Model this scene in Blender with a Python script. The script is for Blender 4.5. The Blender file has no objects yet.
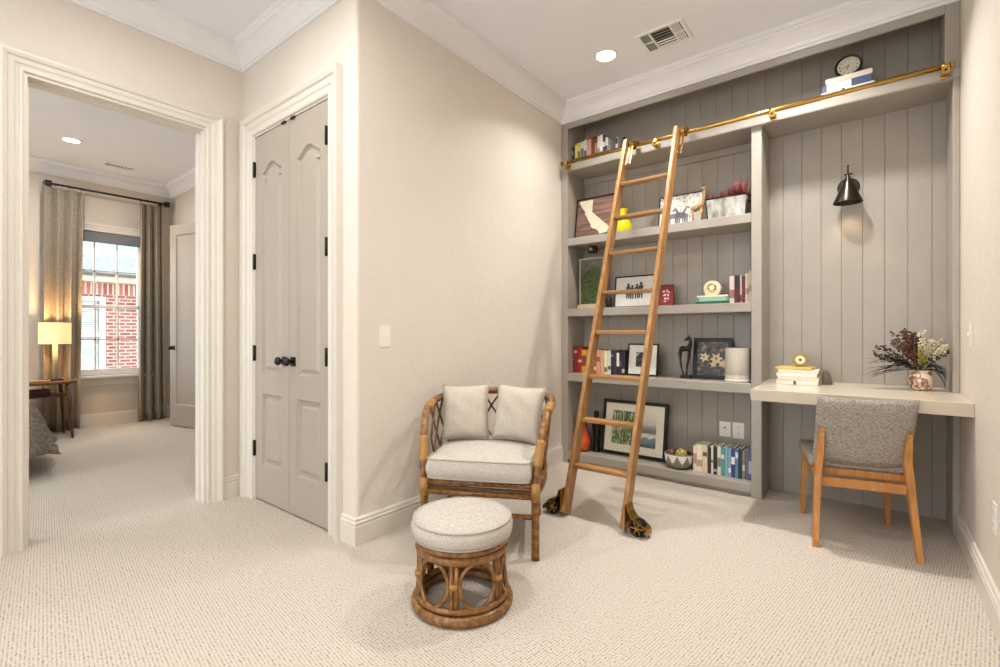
import bpy, bmesh, math, random
from mathutils import Vector, Matrix, Euler
random.seed(7)
PI = math.pi
R = math.radians
SC = bpy.context.scene
COL = SC.collection

# ---------------------------------------------------------------- colour / materials
def lin(c):
    c = c / 255.0
    return c / 12.92 if c <= 0.04045 else ((c + 0.055) / 1.055) ** 2.4
def rgb(r, g, b):
    return (lin(r), lin(g), lin(b), 1.0)

class NT:
    """small node-tree helper"""
    def __init__(self, name):
        self.m = bpy.data.materials.new(name)
        self.m.use_nodes = True
        self.t = self.m.node_tree
        self.b = self.t.nodes['Principled BSDF']
        self.out = self.t.nodes['Material Output']
        self._co = None
    def n(self, typ, **kw):
        nd = self.t.nodes.new(typ)
        for k, v in kw.items():
            if hasattr(nd, k):
                setattr(nd, k, v)
            else:
                nd.inputs[k].default_value = v
        return nd
    def l(self, a, b):
        self.t.links.new(a, b)
    def coord(self):
        if self._co is None:
            self._co = self.n('ShaderNodeTexCoord')
        return self._co.outputs['Object']
    def mapping(self, scale=(1, 1, 1), rot=(0, 0, 0), loc=(0, 0, 0)):
        mp = self.n('ShaderNodeMapping')
        mp.inputs['Scale'].default_value = scale
        mp.inputs['Rotation'].default_value = rot
        mp.inputs['Location'].default_value = loc
        self.l(self.coord(), mp.inputs['Vector'])
        return mp.outputs['Vector']
    def noise(self, scale, detail=3, vec=None, rough=0.55):
        nd = self.n('ShaderNodeTexNoise')
        nd.inputs['Scale'].default_value = scale
        nd.inputs['Detail'].default_value = detail
        nd.inputs['Roughness'].default_value = rough
        self.l(vec if vec is not None else self.coord(), nd.inputs['Vector'])
        return nd.outputs['Fac']
    def ramp(self, fac, stops, interp='LINEAR'):
        r = self.n('ShaderNodeValToRGB')
        cr = r.color_ramp
        cr.interpolation = interp
        while len(cr.elements) < len(stops):
            cr.elements.new(0.5)
        for e, (p, c) in zip(cr.elements, stops):
            e.position = p
            e.color = c
        self.l(fac, r.inputs['Fac'])
        return r.outputs['Color']
    def math(self, op, a, b=None, c=None):
        m = self.n('ShaderNodeMath', operation=op)
        for i, v in enumerate((a, b, c)):
            if v is None:
                continue
            if isinstance(v, (int, float)):
                m.inputs[i].default_value = v
            else:
                self.l(v, m.inputs[i])
        return m.outputs[0]
    def mix(self, fac, a, b):
        m = self.n('ShaderNodeMix', data_type='RGBA')
        ins = [s for s in m.inputs if s.type == 'RGBA']
        fi = m.inputs[0]
        if isinstance(fac, (int, float)):
            fi.default_value = fac
        else:
            self.l(fac, fi)
        for s, v in zip(ins, (a, b)):
            if isinstance(v, tuple):
                s.default_value = v
            else:
                self.l(v, s)
        return [o for o in m.outputs if o.type == 'RGBA'][0]
    def bump(self, h, strength=0.3, dist=0.01):
        bp = self.n('ShaderNodeBump')
        bp.inputs['Strength'].default_value = strength
        bp.inputs['Distance'].default_value = dist
        self.l(h, bp.inputs['Height'])
        self.l(bp.outputs['Normal'], self.b.inputs['Normal'])
    def base(self, c):
        if isinstance(c, tuple):
            self.b.inputs['Base Color'].default_value = c
        else:
            self.l(c, self.b.inputs['Base Color'])
    def xyz(self, vec=None):
        s = self.n('ShaderNodeSeparateXYZ')
        self.l(vec if vec is not None else self.coord(), s.inputs[0])
        return s.outputs
    def done(self, rough=0.5, metal=0.0, spec=0.5):
        self.b.inputs['Roughness'].default_value = rough
        self.b.inputs['Metallic'].default_value = metal
        self.b.inputs['Specular IOR Level'].default_value = spec
        return self.m

def plain(name, c, rough=0.5, metal=0.0, var=0.06, scale=30, spec=0.5):
    """solid colour with a slight procedural variation"""
    t = NT(name)
    f = t.noise(scale, 3)
    a = tuple(max(0, x * (1 - var)) for x in c[:3]) + (1,)
    b = tuple(min(1, x * (1 + var)) for x in c[:3]) + (1,)
    t.base(t.ramp(f, [(0.3, a), (0.7, b)]))
    return t.done(rough, metal, spec)

def wall_mat(name, c, bump=0.25):
    t = NT(name)
    f = t.noise(2.5, 4)
    a = tuple(x * 0.97 for x in c[:3]) + (1,)
    t.base(t.ramp(f, [(0.35, a), (0.65, c)]))
    f2 = t.noise(26, 5)
    h = t.ramp(f2, [(0.45, (0, 0, 0, 1)), (0.6, (1, 1, 1, 1))])
    t.bump(h, bump, 0.004)
    return t.done(0.55, 0, 0.35)

def wood(name, c1, c2, axis='Z', scale=9, rough=0.4):
    t = NT(name)
    s = {'X': (1, 14, 14), 'Y': (14, 1, 14), 'Z': (14, 14, 1)}[axis]
    v = t.mapping(s)
    f = t.noise(scale * 0.35, 5, v, 0.65)
    t.base(t.ramp(f, [(0.3, c1), (0.7, c2)]))
    t.bump(f, 0.15, 0.002)
    return t.done(rough, 0, 0.5)

def fabric(name, c1, c2, scale=180, bump=0.4, rough=0.9):
    t = NT(name)
    f1 = t.noise(scale, 2, t.mapping((1, 1, 0.35)))
    f2 = t.noise(scale, 2, t.mapping((0.3, 0.3, 1.2), loc=(3, 5, 1)))
    f = t.math('MULTIPLY', t.math('ADD', f1, f2), 0.5)
    t.base(t.ramp(f, [(0.38, c1), (0.62, c2)]))
    t.bump(f, bump, 0.003)
    return t.done(rough, 0, 0.2)

M = {}
M['wall'] = wall_mat('beige_wall_paint', rgb(218, 209, 197))
M['wall_bed'] = wall_mat('bedroom_wall_paint', rgb(208, 197, 183))
M['ceiling'] = wall_mat('ceiling_paint', rgb(232, 233, 238), 0.12)
M['trim'] = plain('cream_trim_paint', rgb(217, 210, 199), 0.38, 0, 0.015, 6)
M['crown'] = plain('crown_paint', rgb(228, 226, 226), 0.4, 0, 0.015, 6)
M['door'] = plain('greige_door_paint', rgb(170, 160, 148), 0.35, 0, 0.02, 6)
M['case'] = plain('taupe_bookcase_paint', rgb(161, 153, 142), 0.36, 0, 0.03, 8)
M['black'] = plain('black_metal', rgb(22, 20, 19), 0.35, 0.3)
M['bronze'] = plain('oiled_bronze', rgb(58, 50, 42), 0.3, 0.8)
M['brass'] = plain('polished_brass', rgb(204, 164, 86), 0.24, 1.0, 0.08, 14)
M['antique'] = plain('antique_brass', rgb(164, 124, 64), 0.38, 0.9, 0.15, 40)
M['oak'] = wood('ladder_oak', rgb(130, 88, 45), rgb(180, 134, 78))
M['oakx'] = wood('ladder_oak_rung', rgb(130, 88, 45), rgb(182, 136, 80), 'X')
M['teak'] = wood('chair_oak', rgb(160, 102, 48), rgb(202, 144, 80), rough=0.35)
M['walnut'] = wood('walnut', rgb(72, 42, 24), rgb(112, 70, 42), 'Y', rough=0.35)
M['white_plastic'] = plain('white_plastic', rgb(232, 228, 220), 0.35, 0, 0.01)
M['white_paint'] = plain('white_paint', rgb(232, 230, 226), 0.4, 0, 0.02)
M['dark'] = plain('dark_recess', rgb(40, 38, 36), 0.8)
M['pages'] = plain('book_pages', rgb(226, 216, 196), 0.8, 0, 0.08, 300)
M['linen'] = fabric('linen_cushion', rgb(164, 157, 147), rgb(206, 199, 189), 420)
M['pillow'] = fabric('pillow_linen', rgb(170, 161, 147), rgb(204, 195, 181), 420)
M['piping'] = plain('cushion_piping', rgb(172, 164, 152), 0.9)
M['tweed'] = fabric('grey_tweed', rgb(112, 104, 95), rgb(188, 179, 168), 300, 0.6)
M['curtain'] = fabric('curtain_linen', rgb(128, 118, 105), rgb(178, 168, 152), 220)
M['quilt'] = fabric('quilt_grey', rgb(96, 88, 80), rgb(146, 137, 126), 120, 0.6)

def rattan_mat():
    t = NT('rattan_cane')
    f = t.noise(38, 4)
    c = t.ramp(f, [(0.28, rgb(74, 46, 20)), (0.5, rgb(128, 86, 42)), (0.75, rgb(170, 124, 66))])
    t.base(c)
    t.bump(f, 0.2, 0.002)
    return t.done(0.32, 0, 0.5)
M['rattan'] = rattan_mat()
M['rattan_dark'] = plain('rattan_bindings', rgb(96, 58, 26), 0.4, 0, 0.2, 60)
M['rattan_wrap'] = plain('rattan_wrapped_cane', rgb(160, 118, 60), 0.4, 0, 0.25, 120)

def carpet_mat():
    t = NT('loop_carpet')
    p = 0.0112
    # slightly irregular grid of loops
    vo = t.n('ShaderNodeTexVoronoi')
    vo.voronoi_dimensions = '2D'
    vo.inputs['Scale'].default_value = 1.0 / p
    vo.inputs['Randomness'].default_value = 0.25
    t.l(t.mapping((1, 1, 1), (0, 0, R(8))), vo.inputs['Vector'])
    nz = t.noise(130, 3)
    d2 = t.math('ADD', vo.outputs['Distance'], t.math('MULTIPLY', t.math('SUBTRACT', nz, 0.5), 0.45))
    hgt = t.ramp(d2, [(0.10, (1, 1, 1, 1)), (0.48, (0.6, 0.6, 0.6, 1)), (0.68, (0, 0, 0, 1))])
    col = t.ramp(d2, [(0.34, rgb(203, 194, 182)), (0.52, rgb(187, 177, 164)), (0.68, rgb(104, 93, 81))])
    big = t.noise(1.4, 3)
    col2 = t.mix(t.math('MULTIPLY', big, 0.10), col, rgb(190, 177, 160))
    t.base(col2)
    t.bump(hgt, 0.35, 0.004)
    return t.done(0.95, 0, 0.1)
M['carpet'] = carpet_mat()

def emit(name, c, s):
    t = NT(name)
    t.b.inputs['Base Color'].default_value = c
    t.b.inputs['Emission Color'].default_value = c
    t.b.inputs['Emission Strength'].default_value = s
    return t.done(0.6)
M['lamp_glow'] = emit('downlight_glow', (1.0, 0.95, 0.86, 1), 40)

def shade_mat():
    t = NT('lamp_shade_linen')
    t.base(rgb(236, 214, 170))
    t.b.inputs['Emission Color'].default_value = (1.0, 0.66, 0.28, 1)
    t.b.inputs['Emission Strength'].default_value = 0.75
    return t.done(0.9)
M['shade'] = shade_mat()

def glass_mat():
    t = NT('window_glass')
    tr = t.n('ShaderNodeBsdfTransparent')
    gl = t.n('ShaderNodeBsdfGlossy')
    gl.inputs['Roughness'].default_value = 0.02
    mx = t.n('ShaderNodeMixShader')
    mx.inputs[0].default_value = 0.05
    t.l(tr.outputs[0], mx.inputs[1])
    t.l(gl.outputs[0], mx.inputs[2])
    t.l(mx.outputs[0], t.out.inputs['Surface'])
    return t.m
M['glass'] = glass_mat()

_cm = {}
def colmat(r, g, b, rough=0.55, var=0.08, scale=60):
    k = (r, g, b, rough)
    if k not in _cm:
        _cm[k] = plain('cover_%d_%d_%d' % (r, g, b), rgb(r, g, b), rough, 0, var, scale)
    return _cm[k]

# ---------------------------------------------------------------- mesh builder
class MB:
    def __init__(self):
        self.bm = bmesh.new()
    def box(self, x0, x1, y0, y1, z0, z1, bev=0.0, seg=2):
        vs = [self.bm.verts.new((x, y, z)) for x in (x0, x1) for y in (y0, y1) for z in (z0, z1)]
        fs = []
        for q in ((0, 1, 3, 2), (4, 6, 7, 5), (0, 4, 5, 1), (2, 3, 7, 6), (0, 2, 6, 4), (1, 5, 7, 3)):
            fs.append(self.bm.faces.new([vs[i] for i in q]))
        if bev > 0:
            es = list({e for f in fs for e in f.edges})
            bmesh.ops.bevel(self.bm, geom=es, offset=bev, segments=seg, affect='EDGES', profile=0.6)
        return self
    def rbox(self, mtx, sx, sy, sz, bev=0.0, seg=2):
        """box centred at origin of mtx"""
        tmp = MB()
        tmp.box(-sx / 2, sx / 2, -sy / 2, sy / 2, -sz / 2, sz / 2, bev, seg)
        self.merge(tmp, mtx)
        return self
    def bar(self, a, b, w, d, up=(0, 0, 1), bev=0.0):
        """rectangular bar from a to b; w along side, d along 'up'-ish"""
        a, b = Vector(a), Vector(b)
        z = (b - a).normalized()
        u = Vector(up)
        x = u.cross(z)
        if x.length < 1e-5:
            x = Vector((1, 0, 0)).cross(z)
        x.normalize()
        y = z.cross(x)
        m = Matrix((x, y, z)).transposed().to_4x4()
        m.translation = (a + b) / 2
        return self.rbox(m, w, d, (b - a).length, bev)
    def merge(self, other, mtx=None):
        vmap = {}
        for v in other.bm.verts:
            vmap[v] = self.bm.verts.new((mtx @ v.co) if mtx else v.co)
        for f in other.bm.faces:
            try:
                nf = self.bm.faces.new([vmap[v] for v in f.verts])
                nf.smooth = f.smooth
            except ValueError:
                pass
        other.bm.free()
        return self
    def tube(self, pts, r, seg=8, closed=False, cap=True, flat=None):
        """round tube along a polyline; r number or list; flat = (sx, sy) squash"""
        P = [Vector(p) for p in pts]
        n = len(P)
        rs = r if isinstance(r, (list, tuple)) else [r] * n
        rings = []
        prev = None
        for i in range(n):
            if closed:
                t = (P[(i + 1) % n] - P[i - 1])
            else:
                t = P[min(i + 1, n - 1)] - P[max(i - 1, 0)]
            t.normalize()
            if prev is None:
                ref = Vector((0, 0, 1)) if abs(t.z) < 0.9 else Vector((1, 0, 0))
                x = ref.cross(t).normalized()
            else:
                x = (prev - t * prev.dot(t))
                if x.length < 1e-6:
                    x = Vector((1, 0, 0)).cross(t)
                x.normalize()
            prev = x
            y = t.cross(x)
            ring = []
            for k in range(seg):
                a = 2 * PI * k / seg
                cx, sy = math.cos(a) * rs[i], math.sin(a) * rs[i]
                if flat:
                    cx *= flat[0]
                    sy *= flat[1]
                ring.append(self.bm.verts.new(P[i] + x * cx + y * sy))
            rings.append(ring)
        m = n if closed else n - 1
        for i in range(m):
            A, B = rings[i], rings[(i + 1) % n]
            for k in range(seg):
                f = self.bm.faces.new((A[k], A[(k + 1) % seg], B[(k + 1) % seg], B[k]))
                f.smooth = True
        if cap and not closed:
            self.bm.faces.new(list(reversed(rings[0])))
            self.bm.faces.new(rings[-1])
        return self
    def cyl(self, a, b, r, seg=16, r2=None):
        return self.tube([a, b], [r, r if r2 is None else r2], seg)
    def lathe(self, prof, seg=32, c=(0, 0, 0), smooth=True, sx=1.0, sy=1.0):
        """prof = list of (radius, z) from bottom up"""
        rings = []
        for (r, z) in prof:
            if r < 1e-5:
                rings.append([self.bm.verts.new((c[0], c[1], c[2] + z))])
            else:
                rings.append([self.bm.verts.new((c[0] + r * sx * math.cos(2 * PI * k / seg), c[1] + r * sy * math.sin(2 * PI * k / seg), c[2] + z)) for k in range(seg)])
        for A, B in zip(rings[:-1], rings[1:]):
            for k in range(seg):
                k2 = (k + 1) % seg
                if len(A) == 1 and len(B) == 1:
                    continue
                if len(A) == 1:
                    f = self.bm.faces.new((A[0], B[k2], B[k]))
                elif len(B) == 1:
                    f = self.bm.faces.new((A[k], A[k2], B[0]))
                else:
                    f = self.bm.faces.new((A[k], A[k2], B[k2], B[k]))
                f.smooth = smooth
        return self
    def prism(self, poly, t0, t1, mp=lambda u, v, t: (u, v, t), bev=0.0):
        """polygon (u,v) extruded from t0 to t1 through mapping mp"""
        A = [self.bm.verts.new(mp(u, v, t0)) for u, v in poly]
        B = [self.bm.verts.new(mp(u, v, t1)) for u, v in poly]
        n = len(poly)
        fs = [self.bm.faces.new(list(reversed(A))), self.bm.faces.new(B)]
        for i in range(n):
            fs.append(self.bm.faces.new((A[i], A[(i + 1) % n], B[(i + 1) % n], B[i])))
        if bev > 0:
            es = [e for e in fs[0].edges] + [e for e in fs[1].edges]
            bmesh.ops.bevel(self.bm, geom=es, offset=bev, segments=2, affect='EDGES', profile=0.6)
        return self
    def sphere(self, c, r, seg=16, rings=10, sc=(1, 1, 1)):
        prof = [(math.sin(PI * i / rings) * r, -math.cos(PI * i / rings) * r * sc[2]) for i in range(rings + 1)]
        return self.lathe(prof, seg, c, True, sc[0], sc[1])
    def sweep(self, path, prof, mp=lambda u, v, t: (u, v, t), closed=False):
        """moulding: profile [(offset to the left, t)] swept along a 2-D path with mitred corners"""
        P = [Vector((a, b)) for a, b in path]
        n = len(P)
        offs = []
        for i in range(n):
            d0 = (P[i] - P[i - 1]).normalized() if (i > 0 or closed) else None
            d1 = (P[(i + 1) % n] - P[i]).normalized() if (i < n - 1 or closed) else None
            if d0 is None: d0 = d1
            if d1 is None: d1 = d0
            n0 = Vector((-d0.y, d0.x)); n1 = Vector((-d1.y, d1.x))
            b = n0 + n1
            b = b / max(1e-6, (1 + n0.dot(n1)))
            offs.append(b)
        rings = []
        for p, o in zip(P, offs):
            rings.append([self.bm.verts.new(mp(p.x + o.x * a, p.y + o.y * a, t)) for a, t in prof])
        k = len(prof)
        for i in range(n if closed else n - 1):
            A, B = rings[i], rings[(i + 1) % n]
            for j in range(k):
                self.bm.faces.new((A[j], A[(j + 1) % k], B[(j + 1) % k], B[j]))
        if not closed:
            self.bm.faces.new(list(reversed(rings[0])))
            self.bm.faces.new(rings[-1])
        return self
    def build(self, name, mat, parent=None, loc=None, rot=None, smooth=False, sharp=None):
        bmesh.ops.recalc_face_normals(self.bm, faces=self.bm.faces[:])
        me = bpy.data.meshes.new(name)
        self.bm.to_mesh(me)
        self.bm.free()
        for m in (mat if isinstance(mat, (list, tuple)) else [mat]):
            me.materials.append(m)
        if smooth:
            for p in me.polygons:
                p.use_smooth = True
        if smooth or sharp:
            try:
                me.set_sharp_from_angle(angle=R(sharp or 40))
            except Exception:
                pass
        o = bpy.data.objects.new(name, me)
        COL.objects.link(o)
        if parent is not None:
            o.parent = parent
        if loc: o.location = loc
        if rot: o.rotation_euler = rot
        return o

def thing(name, label, cat, loc=(0, 0, 0), rot=(0, 0, 0), group=None):
    o = bpy.data.objects.new(name, None)
    COL.objects.link(o)
    o.location = loc
    o.rotation_euler = rot if isinstance(rot, (tuple, list)) else (0, 0, rot)
    o.empty_display_size = 0.05
    return tag(o, label, cat, group)
def tag(o, label, cat, group=None):
    o['label'] = label
    o['category'] = cat
    if group: o['group'] = group
    return o
def struct(o):
    o['kind'] = 'structure'
    return o
def lab(o, s):
    o['label'] = s
    return o
def copy_thing(src, loc, rot=None, label=None, group=None):
    r = src.copy(); COL.objects.link(r)
    r.location = loc
    if rot is not None: r.rotation_euler = rot
    if label: r['label'] = label
    if group: r['group'] = group
    for ch in list(src.children):
        c = ch.copy(); COL.objects.link(c); c.parent = r
        for g in list(ch.children):
            d = g.copy(); COL.objects.link(d); d.parent = c
    return r

def smoothpath(pts, n=6, closed=False):
    """Catmull-Rom through points"""
    P = [Vector(p) for p in pts]
    out = []
    m = len(P)
    rng = range(m) if closed else range(m - 1)
    for i in rng:
        if closed:
            p0, p1, p2, p3 = P[i - 1], P[i], P[(i + 1) % m], P[(i + 2) % m]
        else:
            p0, p1, p2, p3 = P[max(i - 1, 0)], P[i], P[i + 1], P[min(i + 2, m - 1)]
        for k in range(n):
            t = k / n
            out.append(0.5 * ((2 * p1) + (p2 - p0) * t + (2 * p0 - 5 * p1 + 4 * p2 - p3) * t * t + (3 * p1 - p0 - 3 * p2 + p3) * t ** 3))
    if not closed:
        out.append(P[-1])
    return out

# ---------------------------------------------------------------- main dimensions (metres)
XB, YC, XW, YK, XR = -2.13, 1.486, -3.433, 3.56, 0.364   # alcove wall, closet wall, hall wall, bookcase face, right wall
YB = 3.86                                                # face of the bookcase back boards
YBACK = -3.2                                             # wall behind the camera
ZC = 3.05                                                # ceiling
WT = 0.13                                                # wall thickness
XWIN = -7.35                                             # bedroom window wall
YBR = 2.27                                               # bedroom right wall
YBL = -1.6

# ================================================================ SETTING
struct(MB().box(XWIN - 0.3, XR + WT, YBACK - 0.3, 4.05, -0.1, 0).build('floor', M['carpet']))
struct(MB().box(XW - WT, XR + WT, YBACK - 0.3, 4.05, ZC, ZC + 0.1).build('ceiling', M['ceiling']))
struct(MB().box(XWIN - 0.3, XW - WT, YBL - 0.2, 2.6, ZC, ZC + 0.1).build('ceiling_bedroom', M['ceiling']))

# right wall, back wall of the hall with a big unseen window behind the viewer, put in for daylight fill
struct(MB().box(XR, XR + WT, YBACK - 0.2, 4.05, 0, ZC).build('wall_right', M['wall']))
bw = MB()
BX0, BX1, BZ0, BZ1 = -2.9, -0.1, 0.35, 2.55
bw.box(XW - WT, BX0, YBACK - WT, YBACK, 0, ZC)
bw.box(BX1, XR, YBACK - WT, YBACK, 0, ZC)
bw.box(BX0, BX1, YBACK - WT, YBACK, 0, BZ0)
bw.box(BX0, BX1, YBACK - WT, YBACK, BZ1, ZC)
struct(bw.build('wall_back', M['wall']))
w2 = MB()
for (a, b, c, d) in ((BX0, BX1, BZ0, BZ0 + 0.05), (BX0, BX1, BZ1 - 0.05, BZ1), (BX0, BX0 + 0.05, BZ0, BZ1), (BX1 - 0.05, BX1, BZ0, BZ1), (-1.53, -1.47, BZ0, BZ1)):
    w2.box(a, b, YBACK - 0.1, YBACK - 0.03, c, d)
w2o = struct(w2.build('unseen_window_2', M['white_paint']))
MB().box(BX0 + 0.05, BX1 - 0.05, YBACK - 0.07, YBACK - 0.065, BZ0 + 0.05, BZ1 - 0.05).build('pane', M['glass'], w2o)

# hall wall with the bedroom doorway (opening y .427-1.205, z 0-2.41)
DY0, DY1, DZ = 0.402, 1.252, 2.45
wl = MB()
wl.box(XW - WT, XW, YBACK - 0.2, DY0, 0, ZC)
wl.box(XW - WT, XW, DY1, YC + 0.0, 0, ZC)
wl.box(XW - WT, XW, DY0, DY1, DZ, ZC)
struct(wl.build('wall_left', M['wall']))

# closet wall (opening x -3.30..-2.385) and the alcove wall, one L with a bullnose corner
CX0, CX1, CZ = -3.275, -2.370, 2.43
cw = MB()
cw.box(XW - WT, CX0, YC, YC + WT, 0, ZC)
cw.box(CX0, CX1, YC, YC + WT, CZ, ZC)
rr = 0.025
arc = [(XB - rr + rr * math.sin(R(a)), YC + rr - rr * math.cos(R(a))) for a in range(0, 91, 15)]
poly = [(CX1, YC)] + arc + [(XB, 4.0), (XB - WT, 4.0), (XB - WT, YC + WT), (CX1, YC + WT)]
cw.prism(poly, 0, ZC)
cwo = cw.build('wall_closet', M['wall'], smooth=True, sharp=50)
struct(cwo)
struct(MB().box(XW - WT, XB - WT, YC + 0.75, YC + 0.8, 0, ZC).build('wall_closet_rear', M['wall']))
struct(MB().box(XB - WT, XR + WT, 3.93, 4.05, 0, ZC).build('wall_far', M['wall']))

# bedroom shell
WY0, WY1, WZ0, WZ1 = 1.215, 1.965, 0.60, 2.335
bwm = MB()
bwm.box(XWIN - WT, XWIN, YBL, WY0, 0, ZC)
bwm.box(XWIN - WT, XWIN, WY1, YBR + WT, 0, ZC)
bwm.box(XWIN - WT, XWIN, WY0, WY1, 0, WZ0)
bwm.box(XWIN - WT, XWIN, WY0, WY1, WZ1, ZC)
struct(bwm.build('wall_bedroom_window', M['wall_bed']))
struct(MB().box(XWIN, XW - WT, YBR, YBR + WT, 0, ZC).build('wall_bedroom_right', M['wall_bed']))
sw = MB()
SX0, SX1, SZ0, SZ1 = -6.6, -3.9, 0.25, 2.6
sw.box(XWIN - WT, SX0, YBL - WT, YBL, 0, ZC).box(SX1, XW - WT, YBL - WT, YBL, 0, ZC).box(SX0, SX1, YBL - WT, YBL, 0, SZ0).box(SX0, SX1, YBL - WT, YBL, SZ1, ZC)
struct(sw.build('wall_bedroom_left', M['wall_bed']))
w3 = MB()
for (a, b, c, d) in ((SX0, SX1, SZ0, SZ0 + 0.05), (SX0, SX1, SZ1 - 0.05, SZ1), (SX0, SX0 + 0.05, SZ0, SZ1), (SX1 - 0.05, SX1, SZ0, SZ1), (-5.28, -5.22, SZ0, SZ1)):
    w3.box(a, b, YBL - 0.1, YBL - 0.03, c, d)
w3o = struct(w3.build('added_window_3', M['white_paint']))  # unseen side window, added to bring more daylight into the bedroom
MB().box(SX0 + 0.05, SX1 - 0.05, YBL - 0.07, YBL - 0.065, SZ0 + 0.05, SZ1 - 0.05).build('pane', M['glass'], w3o)

# ---- crown moulding, baseboards, casings
crown = [(0.0, 2.908), (0.012, 2.908), (0.014, 2.922), (0.024, 2.928), (0.03, 2.945), (0.052, 2.975), (0.082, 3.0), (0.1, 3.008), (0.102, 3.022), (0.112, 3.026), (0.114, 3.0495), (0.0, 3.0495)]
struct(MB().sweep([(XR, YBACK), (XR, YK), (XB, YK), (XB, YC), (XW, YC), (XW, YBACK)], crown).build('trim_1', M['crown']))
bcrown = [(o, z - 0.002) for o, z in crown]
struct(MB().sweep([(XW - WT, YBR), (XWIN, YBR), (XWIN, YBL), (XW - WT, YBL)], [(o, z) for o, z in bcrown]).build('trim_2', M['crown']))
base = [(0.0, 0.0), (0.017, 0.0), (0.017, 0.098), (0.013, 0.102), (0.013, 0.107), (0.017, 0.111), (0.016, 0.119), (0.010, 0.123), (0.010, 0.128), (0.012, 0.131), (0.008, 0.140), (0.0, 0.143)]
def baseboard(name, path):
    # path runs with the room on its left
    return struct(MB().sweep(path, base).build(name, M['trim']))
baseboard('baseboard_right', [(XR, YBACK), (XR, YK - 0.02)])
CAS = 0.088
baseboard('baseboard_alcove', [(XB, YK - 0.001), (XB, YC), (CX1 + CAS * 1.38 - 0.004, YC)])
baseboard('baseboard_left', [(XW, YC), (XW, DY1 + CAS * 1.02 - 0.003)])
baseboard('baseboard_front_left', [(XW, DY0 - CAS - 0.01), (XW, YBACK)])
baseboard('baseboard_back', [(XW, YBACK), (XR, YBACK)])
baseboard('baseboard_bedroom', [(-5.7, YBR), (XWIN, YBR), (XWIN, YBL), (XW - WT, YBL), (XW - WT, DY0 - 0.1)])
baseboard('baseboard_bedroom_right', [(XW - WT, YBR), (-5.0, YBR)])

casing = [(0.0, 0.0), (0.0, 0.014), (0.006, 0.018), (0.014, 0.018), (0.018, 0.013), (0.03, 0.016), (0.036, 0.022), (0.056, 0.026), (0.062, 0.036), (0.078, 0.044), (0.086, 0.044), (0.088, 0.036), (0.088, 0.0)]
# casing: offsets grow away from the opening (opening on the right of the path)
def casing_obj(name, a, b, ztop, mp, w=1.0):
    prof = [(o * w, t) for o, t in casing]
    return struct(MB().sweep([(a, 0.0), (a, ztop), (b, ztop), (b, 0.0)], prof, mp).build(name, M['trim']))
casing_obj('trim_3', DY0, DY1, DZ, lambda u, v, t: (XW + t, u, v), 1.02)
casing_obj('trim_4', CX0, CX1, CZ, lambda u, v, t: (u, YC - t, v), 1.38)
# jamb linings with stops
j = MB()
j.box(XW - WT - 0.01, XW + 0.003, DY0 - 0.002, DY0 + 0.015, 0, DZ)
j.box(XW - WT - 0.01, XW + 0.003, DY1 - 0.015, DY1 + 0.002, 0, DZ)
j.box(XW - WT - 0.009, XW + 0.0025, DY0 + 0.015, DY1 - 0.015, DZ - 0.015, DZ + 0.002)
j.box(XW - 0.085, XW - 0.05, DY0 + 0.01, DY0 + 0.027, 0, DZ)
j.box(XW - 0.085, XW - 0.05, DY1 - 0.027, DY1 - 0.01, 0, DZ)
j.box(XW - 0.0845, XW - 0.0505, DY0 + 0.027, DY1 - 0.027, DZ - 0.027, DZ - 0.01)
struct(j.build('trim_5', M['trim']))
j = MB()
j.box(CX0 - 0.002, CX0 + 0.012, YC - 0.003, YC + WT, 0, CZ)
j.box(CX1 - 0.012, CX1 + 0.002, YC - 0.003, YC + WT, 0, CZ)
j.box(CX0 + 0.012, CX1 - 0.012, YC - 0.0025, YC + WT, CZ - 0.012, CZ + 0.002)
struct(j.build('trim_6', M['trim']))

# ---- doors with moulded panels
def offset_poly(poly, d):
    n = len(poly); out = []
    for i in range(n):
        p0, p1, p2 = Vector(poly[i - 1]), Vector(poly[i]), Vector(poly[(i + 1) % n])
        d0 = (p1 - p0).normalized(); d1 = (p2 - p1).normalized()
        n0 = Vector((-d0.y, d0.x)); n1 = Vector((-d1.y, d1.x))
        b = (n0 + n1) / max(0.3, 1 + n0.dot(n1))
        out.append((p1.x + b.x * d, p1.y + b.y * d))
    return out
def rect(u0, u1, v0, v1):
    return [(u0, v0), (u1, v0), (u1, v1), (u0, v1)]
def arch_panel(u0, u1, v0, v1, rise):
    w = u1 - u0
    pts = [(u0, v0), (u1, v0), (u1, v1 - rise)]
    # cathedral top: flat shoulders sweeping up to a rounded crest
    for k in range(1, 24):
        q = k / 24
        pts.append((u1 - w * q, v1 - rise * (1 - (0.5 - 0.5 * math.cos(2 * PI * q)) ** 0.85)))
    pts.append((u0, v1 - rise))
    return pts
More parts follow.
